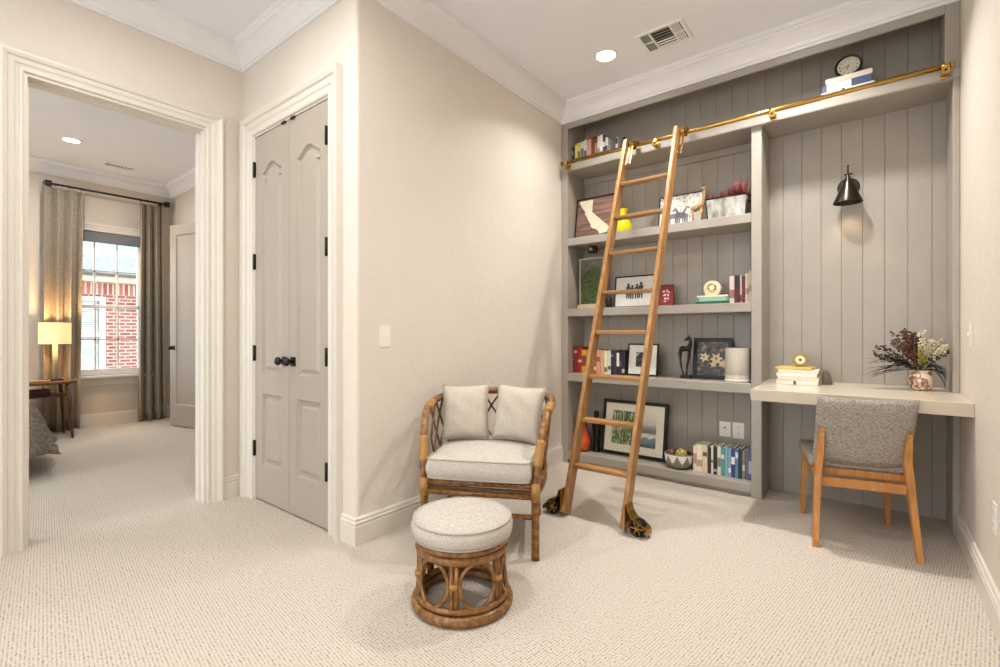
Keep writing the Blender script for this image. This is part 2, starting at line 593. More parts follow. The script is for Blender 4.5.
def panel_door(name, w, h, th, panels, mat, rings):
    """slab in local (x 0..w, z 0..h), front face at y=0 looking to -y, panels cut in with profile rings [(inset, depth)]"""
    mb = MB(); bm = mb.bm
    outer = [bm.verts.new((u, 0, v)) for u, v in rect(0, w, 0, h)]
    edges = [bm.edges.new((outer[i], outer[(i + 1) % 4])) for i in range(4)]
    loops = []
    for p in panels:
        lp = [bm.verts.new((u, 0, v)) for u, v in p]
        edges += [bm.edges.new((lp[i], lp[(i + 1) % len(lp)])) for i in range(len(lp))]
        loops.append(lp)
    bmesh.ops.triangle_fill(bm, edges=edges, use_beauty=True)
    # remove any fill inside the panel holes
    def inside(pt, poly):
        c = False
        for i in range(len(poly)):
            (x1, y1), (x2, y2) = poly[i - 1], poly[i]
            if (y1 > pt[1]) != (y2 > pt[1]) and pt[0] < (x2 - x1) * (pt[1] - y1) / (y2 - y1) + x1:
                c = not c
        return c
    for f in list(bm.faces):
        ce = f.calc_center_median()
        if any(inside((ce.x, ce.z), p) for p in panels):
            bm.faces.remove(f)
    for p, lp in zip(panels, loops):
        prev = lp
        for ins, dep in rings:
            q = offset_poly(p, ins)
            cur = [bm.verts.new((u, dep, v)) for u, v in q]
            for i in range(len(cur)):
                bm.faces.new((prev[i], prev[(i + 1) % len(cur)], cur[(i + 1) % len(cur)], cur[i]))
            prev = cur
        bm.faces.new(prev)
    back = [bm.verts.new((u, th, v)) for u, v in rect(0, w, 0, h)]
    for i in range(4):
        bm.faces.new((outer[i], outer[(i + 1) % 4], back[(i + 1) % 4], back[i]))
    bm.faces.new(back)
    return mb

LW = (CX1 - CX0 - 0.024 - 0.008) / 2
raised = [(0.003, 0.008), (0.010, 0.017), (0.020, 0.020), (0.024, 0.020), (0.047, 0.006), (0.05, 0.006)]
def knob(parent, x, z, mat, side=-1, name='knob'):
    k = MB()
    prof = [(0.0, 0.062), (0.012, 0.0615), (0.022, 0.056), (0.027, 0.046), (0.024, 0.034), (0.013, 0.027), (0.010, 0.018), (0.010, 0.006)]
    tmp = MB().lathe([(r, z_) for r, z_ in reversed(prof)], 20)
    k.merge(tmp, Matrix.Translation((x, 0, z)) @ Matrix.Rotation(R(90), 4, 'X'))
    k.box(x - 0.027, x + 0.027, -0.007, 0.0, z - 0.027, z + 0.027, 0.002)
    return k.build(name, mat, parent)
def hinge(parent, x, z, mat, y=-0.004):
    h = MB().box(x - 0.012, x + 0.012, y - 0.002, y + 0.004, z - 0.05, z + 0.05)
    h.cyl((x, y - 0.004, z - 0.052), (x, y - 0.004, z + 0.052), 0.007, 10)
    return h.build('hinge', mat, parent)
DOORY = YC + 0.004
for i, x0 in enumerate((CX0 + 0.014, CX0 + 0.014 + LW + 0.004)):
    m0, m1 = 0.092, LW - 0.092
    up = arch_panel(m0, m1, 0.835, 2.205, 0.058)
    lo = rect(m0, m1, 0.235, 0.70)
    d = panel_door('door', LW, 2.402, 0.035, [up, lo], M['door'], raised).build('door_%d' % (i + 1), M['door'], loc=(x0, DOORY, 0.012), sharp=30)
    struct(d)
    lab(d, ('left', 'right')[i] + ' leaf of the greige double closet door')
    knob(d, LW - 0.05 if i == 0 else 0.05, 0.925, M['black'])
    for z in (0.33, 0.965, 1.575, 2.19):
        hinge(d, -0.006 if i == 0 else LW + 0.004, z, M['black'], -0.004 if i == 0 else -0.019)
    MB().box(LW - 0.075 if i == 0 else 0.03, LW - 0.03 if i == 0 else 0.075, -0.012, 0.02, 2.396, 2.408).build('ball_catch', M['black'], d)
# bedroom door, standing ajar against the right wall
hx, hy = -5.855, 2.225
ang = math.atan2(-0.118, -0.459)
bd = panel_door('door', 0.80, 2.385, 0.035, [rect(0.11, 0.69, 0.25, 2.265)], M['door'], [(0.006, 0.012), (0.014, 0.016), (0.02, 0.016)])
# local x runs from free edge to hinge
bdo = struct(bd.build('door_3', M['door'], loc=(hx - 0.80 * 0.968, hy - 0.80 * 0.249, 0.012), rot=(0, 0, math.atan2(0.249, 0.968)), sharp=30))
lab(bdo, 'grey bedroom door standing ajar beside the right curtain')
knob(bdo, 0.065, 0.925, M['black'])
for z in (0.3, 0.9, 1.5, 2.1):
    hinge(bdo, 0.803, z, M['black'], -0.004)
dcas = [(o * 0.95, t * 0.6) for o, t in casing]
struct(MB().sweep([(-5.88, 0), (-5.88, 2.42), (-5.06, 2.42), (-5.06, 0)], dcas, lambda u, v, t: (u, YBR - t, v)).build('trim_7', M['trim']))

# ---- bedroom window
wf = MB()
for (a, b, c, d) in ((WY0, WY1, WZ0, WZ0 + 0.035), (WY0, WY1, WZ1 - 0.03, WZ1), (WY0, WY0 + 0.03, WZ0, WZ1), (WY1 - 0.03, WY1, WZ0, WZ1)):
    wf.box(XWIN - 0.1, XWIN - 0.02, a, b, c, d)
win = struct(wf.build('window_1', M['white_paint']))
def sash(name, z0, z1, x, hz):
    s = MB()
    y0, y1 = WY0 + 0.03, WY1 - 0.03
    s.box(x - 0.02, x + 0.02, y0, y1, z0, z0 + 0.04)
    s.box(x - 0.02, x + 0.02, y0, y1, z1 - 0.03, z1)
    s.box(x - 0.02, x + 0.02, y0, y0 + 0.03, z0, z1)
    s.box(x - 0.02, x + 0.02, y1 - 0.03, y1, z0, z1)
    for q in (1.482, 1.702):
        s.box(x - 0.008, x + 0.008, q - 0.009, q + 0.009, z0, z1)
    s.box(x - 0.008, x + 0.008, y0, y1, hz - 0.009, hz + 0.009)
    o = s.build(name, M['white_paint'], win)
    MB().box(x - 0.002, x + 0.002, y0 + 0.02, y1 - 0.02, z0 + 0.02, z1 - 0.02).build('pane', M['glass'], o)
sash('lower_sash', WZ0 + 0.035, 1.45, XWIN - 0.045, 1.035)
sash('upper_sash', 1.415, WZ1 - 0.03, XWIN - 0.088, 1.86)
MB().box(XWIN - 0.05, XWIN + 0.075, WY0 - 0.1, WY1 + 0.1, WZ0 - 0.03, WZ0, 0.006).box(XWIN + 0.001, XWIN + 0.016, WY0 - 0.06, WY1 + 0.06, WZ0 - 0.12, WZ0 - 0.031, 0.004).build('window_sill', M['trim'], win)
cs = MB()
cs.sweep([(WY0, WZ0 + 0.001), (WY0, WZ1), (WY1, WZ1), (WY1, WZ0 + 0.001)], [(o * 1.05, t * 0.7) for o, t in casing], lambda u, v, t: (XWIN + t, u, v))
cs.build('window_casing', M['trim'], win)
lab(MB().box(XWIN - 0.018, XWIN - 0.004, WY0 + 0.004, WY1 - 0.004, 2.215, WZ1 - 0.002).cyl((XWIN - 0.011, WY0 + 0.004, 2.212), (XWIN - 0.011, WY1 - 0.004, 2.212), 0.008).build('roller_shade', plain('grey_shade_cloth', rgb(118, 120, 122), 0.9, 0, 0.04), win), 'grey roller shade pulled up under the window head')

# ================================================================ NEIGHBOURING HOUSE seen through the window
def brick_mat():
    t = NT('red_brick')
    vec = t.mapping((1, 1, 1), (0, 0, 0))
    X, Y, Z = t.xyz()
    cmb = t.n('ShaderNodeCombineXYZ')
    t.l(Y, cmb.inputs[0]); t.l(Z, cmb.inputs[1])
    b = t.n('ShaderNodeTexBrick')
    b.inputs['Color1'].default_value = rgb(130, 62, 52)
    b.inputs['Color2'].default_value = rgb(160, 98, 86)
    b.inputs['Mortar'].default_value = rgb(190, 180, 172)
    b.inputs['Scale'].default_value = 1.0
    b.inputs['Mortar Size'].default_value = 0.011
    b.inputs['Brick Width'].default_value = 0.19
    b.inputs['Row Height'].default_value = 0.068
    b.inputs['Bias'].default_value = -0.1
    t.l(cmb.outputs[0], b.inputs['Vector'])
    nz = t.noise(6, 3)
    t.base(t.mix(t.math('MULTIPLY', nz, 0.35), b.outputs['Color'], rgb(120, 62, 56)))
    return t.done(0.9)
def soldier_mat():
    t = NT('soldier_brick')
    X, Y, Z = t.xyz()
    cmb = t.n('ShaderNodeCombineXYZ')
    t.l(Z, cmb.inputs[0]); t.l(Y, cmb.inputs[1])
    b = t.n('ShaderNodeTexBrick')
    b.offset = 0.0
    b.inputs['Color1'].default_value = rgb(150, 74, 66)
    b.inputs['Color2'].default_value = rgb(190, 116, 104)
    b.inputs['Mortar'].default_value = rgb(222, 208, 198)
    b.inputs['Scale'].default_value = 1.0
    b.inputs['Mortar Size'].default_value = 0.012
    b.inputs['Brick Width'].default_value = 3.0
    b.inputs['Row Height'].default_value = 0.085
    t.l(cmb.outputs[0], b.inputs['Vector'])
    t.base(b.outputs['Color'])
    return t.done(0.9)
def shingle_mat():
    t = NT('roof_shingles')
    X, Y, Z = t.xyz()
    cmb = t.n('ShaderNodeCombineXYZ')
    t.l(Y, cmb.inputs[0]); t.l(X, cmb.inputs[1])
    b = t.n('ShaderNodeTexBrick')
    b.inputs['Color1'].default_value = rgb(112, 122, 130)
    b.inputs['Color2'].default_value = rgb(136, 146, 152)
    b.inputs['Mortar'].default_value = rgb(92, 102, 110)
    b.inputs['Scale'].default_value = 1.0
    b.inputs['Mortar Size'].default_value = 0.012
    b.inputs['Brick Width'].default_value = 0.34
    b.inputs['Row Height'].default_value = 0.13
    t.l(cmb.outputs[0], b.inputs['Vector'])
    t.base(b.outputs['Color'])
    return t.done(0.9)
HX = -12.0
nh = thing('neighbour_house', 'red brick house with pale grey shingled roof seen through the bedroom window', 'house', (HX, 2.6, -0.5))
def hb(*a):  # box given in world coordinates, moved under the house's empty
    x0, x1, y0, y1, z0, z1 = a
    return MB().box(x0 - HX, x1 - HX, y0 - 2.6, y1 - 2.6, z0 + 0.4, z1 + 0.4)
hwall = MB()
for (a, b, c, d) in ((0.2, 1.75, -0.4, 2.0), (2.56, 6.5, -0.4, 2.0), (1.75, 2.56, -0.4, 0.42), (1.75, 2.56, 1.93, 2.0)):
    hwall.box(-0.25, 0, a - 2.6, b - 2.6, c + 0.4, d + 0.4)
hwall.build('wall', brick_mat(), nh)
hb(HX - 0.25, HX + 0.012, 0.2, 6.5, 1.98, 2.2).build('soldier_course', soldier_mat(), nh)
hb(HX - 0.25, HX + 0.012, 0.2, 6.5, 0.33, 0.42).build('window_ledge', soldier_mat(), nh)
hb(HX - 0.3, HX + 0.42, 0.0, 6.7, 2.2, 2.235).build('soffit', plain('tan_fascia', rgb(206, 190, 164), 0.6), nh)
fs = hb(HX + 0.36, HX + 0.40, 0.0, 6.7, 2.2, 2.36); fs.build('fascia', plain('tan_fascia_board', rgb(206, 190, 164), 0.6), nh)
hb(HX + 0.41, HX + 0.50, 0.0, 6.7, 2.31, 2.39).build('gutter', plain('dark_gutter', rgb(62, 62, 62), 0.5), nh)
rf = MB()
rf.prism([(0.48, 2.40), (-4.5, 5.4), (-4.5, 5.3), (0.40, 2.34)], -2.7, 4.2, lambda u, v, t: (u, t, v + 0.4))
rf.build('roof', shingle_mat(), nh)
fr = MB()
for (a, b, c, d) in ((1.75, 1.83, 0.42, 1.93), (2.48, 2.56, 0.42, 1.93), (1.83, 2.48, 1.85, 1.93), (1.83, 2.48, 0.42, 0.5), (1.83, 2.48, 1.14, 1.2)):
    fr.box(-0.12, 0.03, a - 2.6, b - 2.6, c + 0.4, d + 0.4)
wn = fr.build('window_frame', M['white_paint'], nh)
MB().box(-0.1, -0.095, 1.83 - 2.6, 2.48 - 2.6, 0.9, 2.25).build('pane', plain('far_glass', rgb(148, 162, 160), 0.15), wn)
sl = MB()
for i in range(32):
    z = 0.92 + i * 0.042
    for (a, b) in ((1.85, 2.13), (2.17, 2.46)):
        sl.rbox(Matrix.Translation((-0.055, (a + b) / 2 - 2.6, z)) @ Matrix.Rotation(R(35), 4, 'Y'), 0.035, b - a, 0.006)
sl.box(-0.07, -0.04, 2.135 - 2.6, 2.165 - 2.6, 0.9, 2.25)
sl.build('shutter_blinds', M['white_paint'], wn)
grass = struct(MB().box(-30, XWIN - 0.31, -15, 20, -0.6, -0.5).build('ground', plain('lawn', rgb(110, 118, 84), 0.95, 0, 0.3, 8)))

# ================================================================ BOOKCASE (built-in)
bc = thing('bookcase', 'built-in taupe grey bookcase filling the far wall behind the ladder', 'bookcase', (-0.883, 3.7, 0))
OX, OY = -0.883, 3.7
def bcbox(name, boxes, bev=0.003, parent=None):
    m = MB()
    for (x0, x1, y0, y1, z0, z1) in boxes:
        m.box(x0 - OX, x1 - OX, y0 - OY, y1 - OY, z0, z1, bev, 1)
    return m.build(name, M['case'], parent or bc)
TS0, TS1 = 2.495, 2.556     # top shelf
XL, XD0, XD1, XRR = -2.068, -0.653, -0.590, 0.334
G = 0.001
bcbox('upright', [(XB + G, XL, YK, YB, 0.0, 3.049)])
bcbox('upright', [(XD0, XD1, YK, YB, 0.0, TS0)])
bcbox('upright', [(XRR, XR - G, YK, YB, 0.0, TS0)])
bcbox('upright', [(0.303, XR - G, YK, YB, TS1, 3.049)])
bcbox('shelf', [(XL, XR - G, YK, YB, TS0, TS1)])
for z0, z1 in ((1.857, 1.92), (1.254, 1.318), (0.700, 0.768), (0.03, 0.094)):
    bcbox('shelf', [(XL, XD0, YK, YB, z0, z1)])
bcbox('toe_kick', [(XL, XD0, YK + 0.03, YK + 0.05, 0.0, 0.03)])
bcbox('fascia', [(XL, 0.303, YK, YK + 0.02, 2.862, 3.049)])
bcbox('cleat', [(XL, XD0, YB - 0.02, YB, 2.44, TS0)], 0.004)
def boards(name, x0, x1, z0, z1, phase, pitch=0.111):
    m = MB()
    xs = [x0]
    k = math.ceil((x0 - phase) / pitch)
    while phase + k * pitch < x1 - 0.01:
        if phase + k * pitch > x0 + 0.01:
            xs.append(phase + k * pitch)
        k += 1
    xs.append(x1)
    for a, b in zip(xs[:-1], xs[1:]):
        m.prism([(a + 0.0008, YB + 0.02), (a + 0.0006, YB + 0.003), (a + 0.0030, YB), (b - 0.0030, YB), (b - 0.0006, YB + 0.003), (b - 0.0008, YB + 0.02)], z0, z1, lambda u, v, t: (u - OX, v - OY, t))
    m.box(x0 - OX, x1 - OX, YB + 0.004 - OY, YB + 0.03 - OY, z0, z1)
    return m.build(name, M['case'], bc)
boards('back_panel', XL - 0.01, XD0 + 0.02, 0.0, TS0 + 0.03, -0.824, 0.112)
boards('back_panel', XD1 - 0.02, XRR + 0.02, 0.0, TS0 + 0.03, 0.05, 0.111)
boards('back_panel', XL - 0.01, 0.32, TS1 - 0.03, 3.049, 0.05, 0.111)
bcbox('ceiling_board', [(XL, 0.303, YK + 0.02, YB, 3.035, 3.049)])

# ---- desk: continuous worktop in the right-hand bay
dk = thing('desk', 'pale grey painted floating desk top behind the tweed chair', 'desk', (-0.1, 3.45, 0.718))
MB().box(-0.47, 0.463, -0.37, 0.108, 0.0, 0.066, 0.004).box(-0.488, 0.432, 0.1095, 0.4085, 0.0, 0.066).build('desk_top', plain('desk_paint', rgb(196, 184, 164), 0.22, 0, 0.02, 8), dk)
# ================================================================ ROLLING LADDER and its rail
rail = thing('ladder_rail', 'long polished brass ladder rail along the top shelf edge', 'rail', (-0.885, 3.50, 2.548))
MB().tube([(-1.200, 0, 0), (1.205, 0, 0)], 0.0145, 16).build('rail_tube', M['brass'], rail)
for s in (-1, 1):
    x = -1.200 if s < 0 else 1.205
    MB().tube([(x, 0, 0), (x + s * 0.006, 0, 0), (x + s * 0.014, 0, 0)], [0.018, 0.018, 0.013], 16).build('end_cap', M['brass'], rail)
for x in (-2.05, -1.285, -0.52, 0.30):
    lx = x + 0.885
    b = MB()
    b.box(lx - 0.017, lx + 0.017, 0.049, 0.0595, -0.045, -0.005, 0.002)
    b.box(lx - 0.017, lx + 0.017, 0.0, 0.05, -0.041, -0.033, 0.002)
    b.box(lx - 0.017, lx + 0.017, -0.017, -0.009, -0.041, -0.006, 0.002)
    b.tube([(lx - 0.017, 0, 0), (lx + 0.017, 0, 0)], 0.0165, 14)
    br = b.build('rail_bracket', M['brass'], rail)
    MB().cyl((lx, -0.017, -0.026), (lx, -0.0195, -0.026), 0.006, 10).build('screw', M['bronze'], br)

LX0, LX1 = -1.474, -1.098     # rail centre lines
LB, LT = Vector((0, 2.515, 0.02)), Vector((0, 3.424, 2.555))
ldir = (LT - LB).normalized()
ld = thing('library_ladder', 'honey oak rolling library ladder leaning on the bookcase rail', 'ladder', ((LX0 + LX1) / 2, 2.515, 0.0))
org = Vector(((LX0 + LX1) / 2, 2.515, 0.0))
for x in (LX0, LX1):
    a = Vector((x, LB.y, LB.z)) - org; b = Vector((x, LT.y, LT.z)) - org
    m = MB().bar(a, b, 0.026, 0.078, up=(1, 0, 0), bev=0.004)
    # 'bar' puts w along the side axis (perpendicular to x): swap so the wide face is the depth
    m.bm.free()
    m = MB().bar(a, b, 0.078, 0.026, up=(1, 0, 0), bev=0.004)
    so = m.build('side_rail', M['oak'], ld)
    # screw plugs beside each rung
    for k in range(8):
        zz = (0.29, 0.56, 0.828, 1.115, 1.385, 1.668, 1.936, 2.20)[k]
        c = a + ldir * ((zz - LB.z) / ldir.z)
        q = -1 if x == LX0 else 1
        MB().cyl(c + Vector((q * 0.0125, 0, 0)), c + Vector((q * 0.0145, 0, 0)), 0.006, 10).build('plug', M['walnut'], so)
for k in range(8):
    s = (0.29, 0.56, 0.828, 1.115, 1.385, 1.668, 1.936, 2.20)[k]
    c = Vector((0, LB.y, 0)) + ldir * (s / ldir.z) - Vector((0, org.y, 0))
    c = Vector((0, c.y, s))
    m = MB()
    w = LX1 - LX0 - 0.027
    m.rbox(Matrix.Translation(c) @ Matrix.Rotation(R(2), 4, 'X'), w, 0.074, 0.024, 0.007)
    m.build('rung', M['oakx'], ld)
# foot brackets with spoked wheels: cast brass cheek plates outside each side rail
for x, s in ((LX0, -1), (LX1, 1)):
    fx = x - org.x
    cheek = [(-0.050, 0.012), (0.02, 0.012), (0.055, 0.030), (0.075, 0.07), (0.072, 0.10), (0.03, 0.12), (0.0, 0.155), (-0.012, 0.20), (-0.03, 0.215), (-0.05, 0.20)]
    # the plate stands out sideways from the rail
    br = MB()
    br.box(fx + s * 0.0145 if s > 0 else fx - 0.018, fx + 0.018 if s > 0 else fx - 0.0145, -0.035, 0.035, 0.02, 0.165, 0.001)
    prof = [(0.018, 0.02), (0.018, 0.165), (0.028, 0.16), (0.038, 0.128), (0.055, 0.10), (0.082, 0.082), (0.118, 0.066), (0.138, 0.05), (0.142, 0.02), (0.134, 0.02), (0.130, 0.042), (0.10, 0.062), (0.078, 0.070), (0.056, 0.066), (0.034, 0.050), (0.026, 0.02)]
    for yy in (0.030,):
        br.prism(prof, yy + 0.005, yy + 0.009, lambda u, v, t: (fx + s * u, t, v))
    for (u0, v0), (u1, v1) in zip(prof[1:8], prof[2:9]):
        br.bar((fx + s * u0, 0, v0), (fx + s * u1, 0, v1), 0.004, 0.076, up=(0, 1, 0))
    bo = br.build('roller_bracket', M['antique'], ld)
    wc = Vector((fx + s * 0.082, 0, 0.0465))
    wh = MB()
    # tyre
    tmp = MB().lathe([(0.037, -0.028), (0.044, -0.028), (0.046, -0.024), (0.046, 0.024), (0.044, 0.028), (0.037, 0.028), (0.037, -0.028)], 28)
    wh.merge(tmp, Matrix.Translation(wc) @ Matrix.Rotation(R(90), 4, 'X'))
    wo = wh.build('wheel', M['black'], bo)
    sp = MB()
    for q in range(6):
        a = q * PI / 3
        sp.bar(wc + Vector((math.cos(a) * 0.006, 0, math.sin(a) * 0.006)), wc + Vector((math.cos(a) * 0.037, 0, math.sin(a) * 0.037)), 0.007, 0.056, up=(0, 1, 0))
    sp.cyl(wc + Vector((0, -0.036, 0)), wc + Vector((0, 0.036, 0)), 0.009, 12)
    spo = sp.build('spokes', M['antique'], bo)
# top hooks: brass straps from each side rail over the tube
for x, s in ((LX0, 1), (LX1, 1)):
    hk = MB()
    bx = x - org.x + s * 0.018
    def yz(zz):
        return (LB + ldir * ((zz - LB.z) / ldir.z)).y - org.y
    for q in (0.0, 0.026):
        hk.bar((bx + q, yz(2.36) + 0.012, 2.37), (bx + q, yz(2.50) + 0.03, 2.53), 0.011, 0.011, up=(1, 0, 0), bev=0.003)
    hk.bar((bx + 0.013, yz(2.53), 2.53), (bx + 0.013, 3.50 - org.y, 2.578), 0.02, 0.036, up=(1, 0, 0), bev=0.003)
    hk.box(bx - 0.006, bx + 0.034, 3.50 - org.y - 0.022, 3.50 - org.y - 0.0155, 2.51, 2.582, 0.001)
    hk.box(bx - 0.006, bx + 0.034, 3.50 - org.y - 0.022, 3.50 - org.y + 0.022, 2.564, 2.582, 0.002)
    hk.box(bx - 0.006, bx + 0.034, 3.50 - org.y + 0.0155, 3.50 - org.y + 0.022, 2.545, 2.582, 0.001)
    hk.sphere((bx, yz(2.36) + 0.01, 2.362), 0.009, 10, 6)
    hk.sphere((bx + 0.026, yz(2.36) + 0.01, 2.362), 0.009, 10, 6)
    hk.build('rail_hook', M['brass'], ld)

# ================================================================ RATTAN ARMCHAIR
ac = thing('armchair', 'rattan armchair with a linen seat cushion against the beige wall', 'armchair', (-1.685, 2.050, 0), R(27.5))
def leg(parent, pts, r, mat='rattan', name='leg'):
    return MB().tube(smoothpath(pts, 5), r, 10).build(name, M[mat], parent)
for s in (-1, 1):
    leg(ac, [(s * .285, -.28, 0), (s * .285, -.28, .18), (s * .286, -.28, .34), (s * .294, -.268, .45), (s * .308, -.225, .57), (s * .324, -.15, .665), (s * .331, -.06, .708)], 0.0205, name='front_leg')
    leg(ac, [(s * .235, .30, 0), (s * .225, .29, .20), (s * .22, .285, .36), (s * .235, .325, .55), (s * .245, .345, .72)], 0.0185, name='rear_leg')
railpts = [(-.330, -.075, .706), (-.340, .06, .721), (-.312, .20, .733), (-.228, .32, .740), (-.10, .37, .744), (.10, .37, .744), (.228, .32, .740), (.312, .20, .733), (.340, .06, .721), (.330, -.075, .706)]
RP = smoothpath(railpts, 6)
MB().tube(RP, 0.0215, 10).build('top_rail', M['rattan'], ac)
# seat frame: front pair of poles, sides and back
sf = [(-.285, -.28), (.285, -.28), (.29, .05), (.235, .28), (-.235, .28), (-.29, .05)]
for z, r, nm in ((.358, .0165, 'seat_rail'), (.305, .0155, 'seat_rail')):
    MB().tube(smoothpath([(x, y, z) for x, y in [(-.285, -.28), (.285, -.28)]], 2), r, 10).build('front_rail', M['rattan'], ac)
    MB().tube(smoothpath([(.285, -.28, z), (.30, .02, z), (.26, .23, z), (.10, .315, z), (-.10, .315, z), (-.26, .23, z), (-.30, .02, z), (-.285, -.28, z)], 5), r * 0.9, 10).build(nm, M['rattan'], ac)
MB().tube([(-.27, -.285, .332), (.27, -.285, .332)], .008, 8).build('cane_inlay', M['rattan_dark'], ac)
# seat deck under the cushion
MB().prism([(x * .97, y * .97) for x, y in [(-.285, -.28), (.285, -.28), (.30, .02), (.26, .23), (.10, .315), (-.10, .315), (-.26, .23), (-.30, .02)]], .345, .36).build('seat_deck', M['rattan_dark'], ac)
# front stretcher and side stretchers
MB().tube([(-.285, -.28, .205), (.285, -.28, .205)], .012, 8).build('stretcher', M['rattan'], ac)
for s in (-1, 1):
    MB().tube([(s * .285, -.28, .16), (s * .228, .292, .16)], .012, 8).build('stretcher', M['rattan'], ac)
# wrapped joints
for s in (-1, 1):
    MB().tube([(s * .285, -.28, .285), (s * .285, -.28, .375)], .024, 12).build('cane_binding', M['rattan_wrap'], ac)
    MB().tube(smoothpath([(s * .294, -.268, .45), (s * .300, -.25, .51), (s * .308, -.225, .57)], 4), .0235, 12).build('cane_binding', M['rattan_wrap'], ac)
    MB().tube(smoothpath([(s * .328, -.10, .692), (s * .334, -.05, .709), (s * .338, .0, .715)], 4), .0245, 12).build('cane_binding', M['rattan_wrap'], ac)
# lattice along the curved back
def back_pt(u, z):
    """u in 0..1 along the U; interpolates from the seat line to the top rail"""
    seat = smoothpath([(-.285, -.20, .37), (-.30, .02, .37), (-.26, .23, .37), (-.10, .315, .37), (.10, .315, .37), (.26, .23, .37), (.30, .02, .37), (.285, -.20, .37)], 8)
    def at(P):
        f = u * (len(P) - 1); i = min(int(f), len(P) - 2)
        return P[i].lerp(P[i + 1], f - i)
    a, b = at(seat), at(RP)
    return a.lerp(b, z)
lt = MB()
nx = 13
du = 2.6 / nx / 2
for k in range(-2, nx + 3):
    for sgn in (1, -1):
        pts = []
        for q in range(9):
            v = q / 8
            u = (k + 0.5) / nx + sgn * (v - 0.5) * 0.15
            if 0.02 <= u <= 0.98:
                p = back_pt(u, v)
                pts.append(p + Vector((0, sgn * 0.003, 0)))
        if len(pts) >= 3:
            lt.tube(pts, .0062, 6)
lt.build('lattice', M['rattan_dark'], ac)

def cushion_mesh(outline, z0, z1, dome, bulge=0.02, rings=6, under=0.0):
    """boxed cushion from an outline: side wall, domed top, flat bottom; returns MB and the piping loops"""
    m = MB(); bm = m.bm
    n = len(outline)
    cx = sum(p[0] for p in outline) / n; cy = sum(p[1] for p in outline) / n
    def ringv(scale, z, off=0.0):
        out = []
        for x, y in outline:
            dx, dy = x - cx, y - cy
            L = math.hypot(dx, dy)
            k = scale + off / L
            out.append(bm.verts.new((cx + dx * k, cy + dy * k, z)))
        return out
    lay = []
    for i in range(rings, 0, -1):
        t = i / rings
        if i == rings: continue
        lay.append((t, z0 - under * math.cos(t * PI / 2), 0))
    lay.reverse(); lay = lay[::1]
    seq = [(t, z0 - under * math.cos(t * PI / 2), 0) for t in [j / rings for j in range(1, rings)]]
    seq += [(1.0, z0 + 0.004, 0), (1.0, z0 + (z1 - z0) * 0.3, bulge * 0.8), (1.0, z0 + (z1 - z0) * 0.6, bulge), (1.0, z1, 0)]
    seq += [(t, z1 + dome * (1 - t ** 2.2) , 0) for t in [1 - j / rings for j in range(1, rings)]]
    R_ = [ringv(*q) for q in seq]
    for A, B in zip(R_[:-1], R_[1:]):
        for k in range(n):
            f = bm.faces.new((A[k], A[(k + 1) % n], B[(k + 1) % n], B[k])); f.smooth = True
    bm.faces.new(list(reversed(R_[0])))
    tp = bm.verts.new((cx, cy, z1 + dome))
    for k in range(n):
        f = bm.faces.new((R_[-1][k], R_[-1][(k + 1) % n], tp)); f.smooth = True
    return m
seat_out = smoothpath([(-.27, -.315), (0, -.325), (.27, -.315), (.298, -.25), (.262, -.19), (.272, 0.0), (.23, .19), (.10, .285), (-.10, .285), (-.23, .19), (-.272, 0.0), (-.262, -.19), (-.298, -.25)] and [(x, y, 0) for x, y in [(-.23, -.318), (0, -.325), (.23, -.318), (.258, -.27), (.255, -.17), (.262, 0.0), (.225, .18), (.10, .27), (-.10, .27), (-.225, .18), (-.262, 0.0), (-.255, -.17), (-.258, -.27)]], 6, True)
so2 = [(p.x, p.y) for p in seat_out]
sc_ = cushion_mesh(so2, .378, .476, .020, .014).build('seat_cushion', M['linen'], ac, sharp=60)
for z, o in ((.478, 0.001), (.384, 0.001)):
    MB().tube([(x * 1.003, y * 1.003, z) for x, y in so2], .0042, 6, closed=True).build('piping', M['piping'], sc_)

def pillow_mb(w, h, t, n=18, ear=0.14):
    """square throw pillow in local x,z; thickness along y; pinched corners"""
    m = MB(); bm = m.bm
    def pt(u, v, side):
        a = abs(u); b = abs(v)
        fall = (1 - a ** 2.6) * (1 - b ** 2.6)
        k = max(0, fall) ** 0.55
        # edges bow inward between the corners
        x = u * w / 2 * (1 - ear * 0.5 * (1 - b ** 2) * a ** 3)
        z = v * h / 2 * (1 - ear * 0.5 * (1 - a ** 2) * b ** 3)
        wr = 0.006 * math.sin(9 * u + 4 * v) * math.sin(5 * v - 3 * u) * k
        return (x, side * (t / 2 * k) + wr, z)
    F = [[bm.verts.new(pt(-1 + 2 * i / n, -1 + 2 * j / n, -1)) for j in range(n + 1)] for i in range(n + 1)]
    B = [[F[i][j] if i in (0, n) or j in (0, n) else bm.verts.new(pt(-1 + 2 * i / n, -1 + 2 * j / n, 1)) for j in range(n + 1)] for i in range(n + 1)]
    for i in range(n):
        for j in range(n):
            for G_, o in ((F, 1), (B, 0)):
                q = (G_[i][j], G_[i + 1][j], G_[i + 1][j + 1], G_[i][j + 1])
                f = bm.faces.new(q if o else tuple(reversed(q))); f.smooth = True
    edge = [F[i][0].co.copy() for i in range(n)] + [F[n][j].co.copy() for j in range(n)] + [F[i][n].co.copy() for i in range(n, 0, -1)] + [F[0][j].co.copy() for j in range(n, 0, -1)]
    return m, edge
acm = Matrix.Translation((-1.685, 2.050, 0)) @ Matrix.Rotation(R(27.5), 4, 'Z')
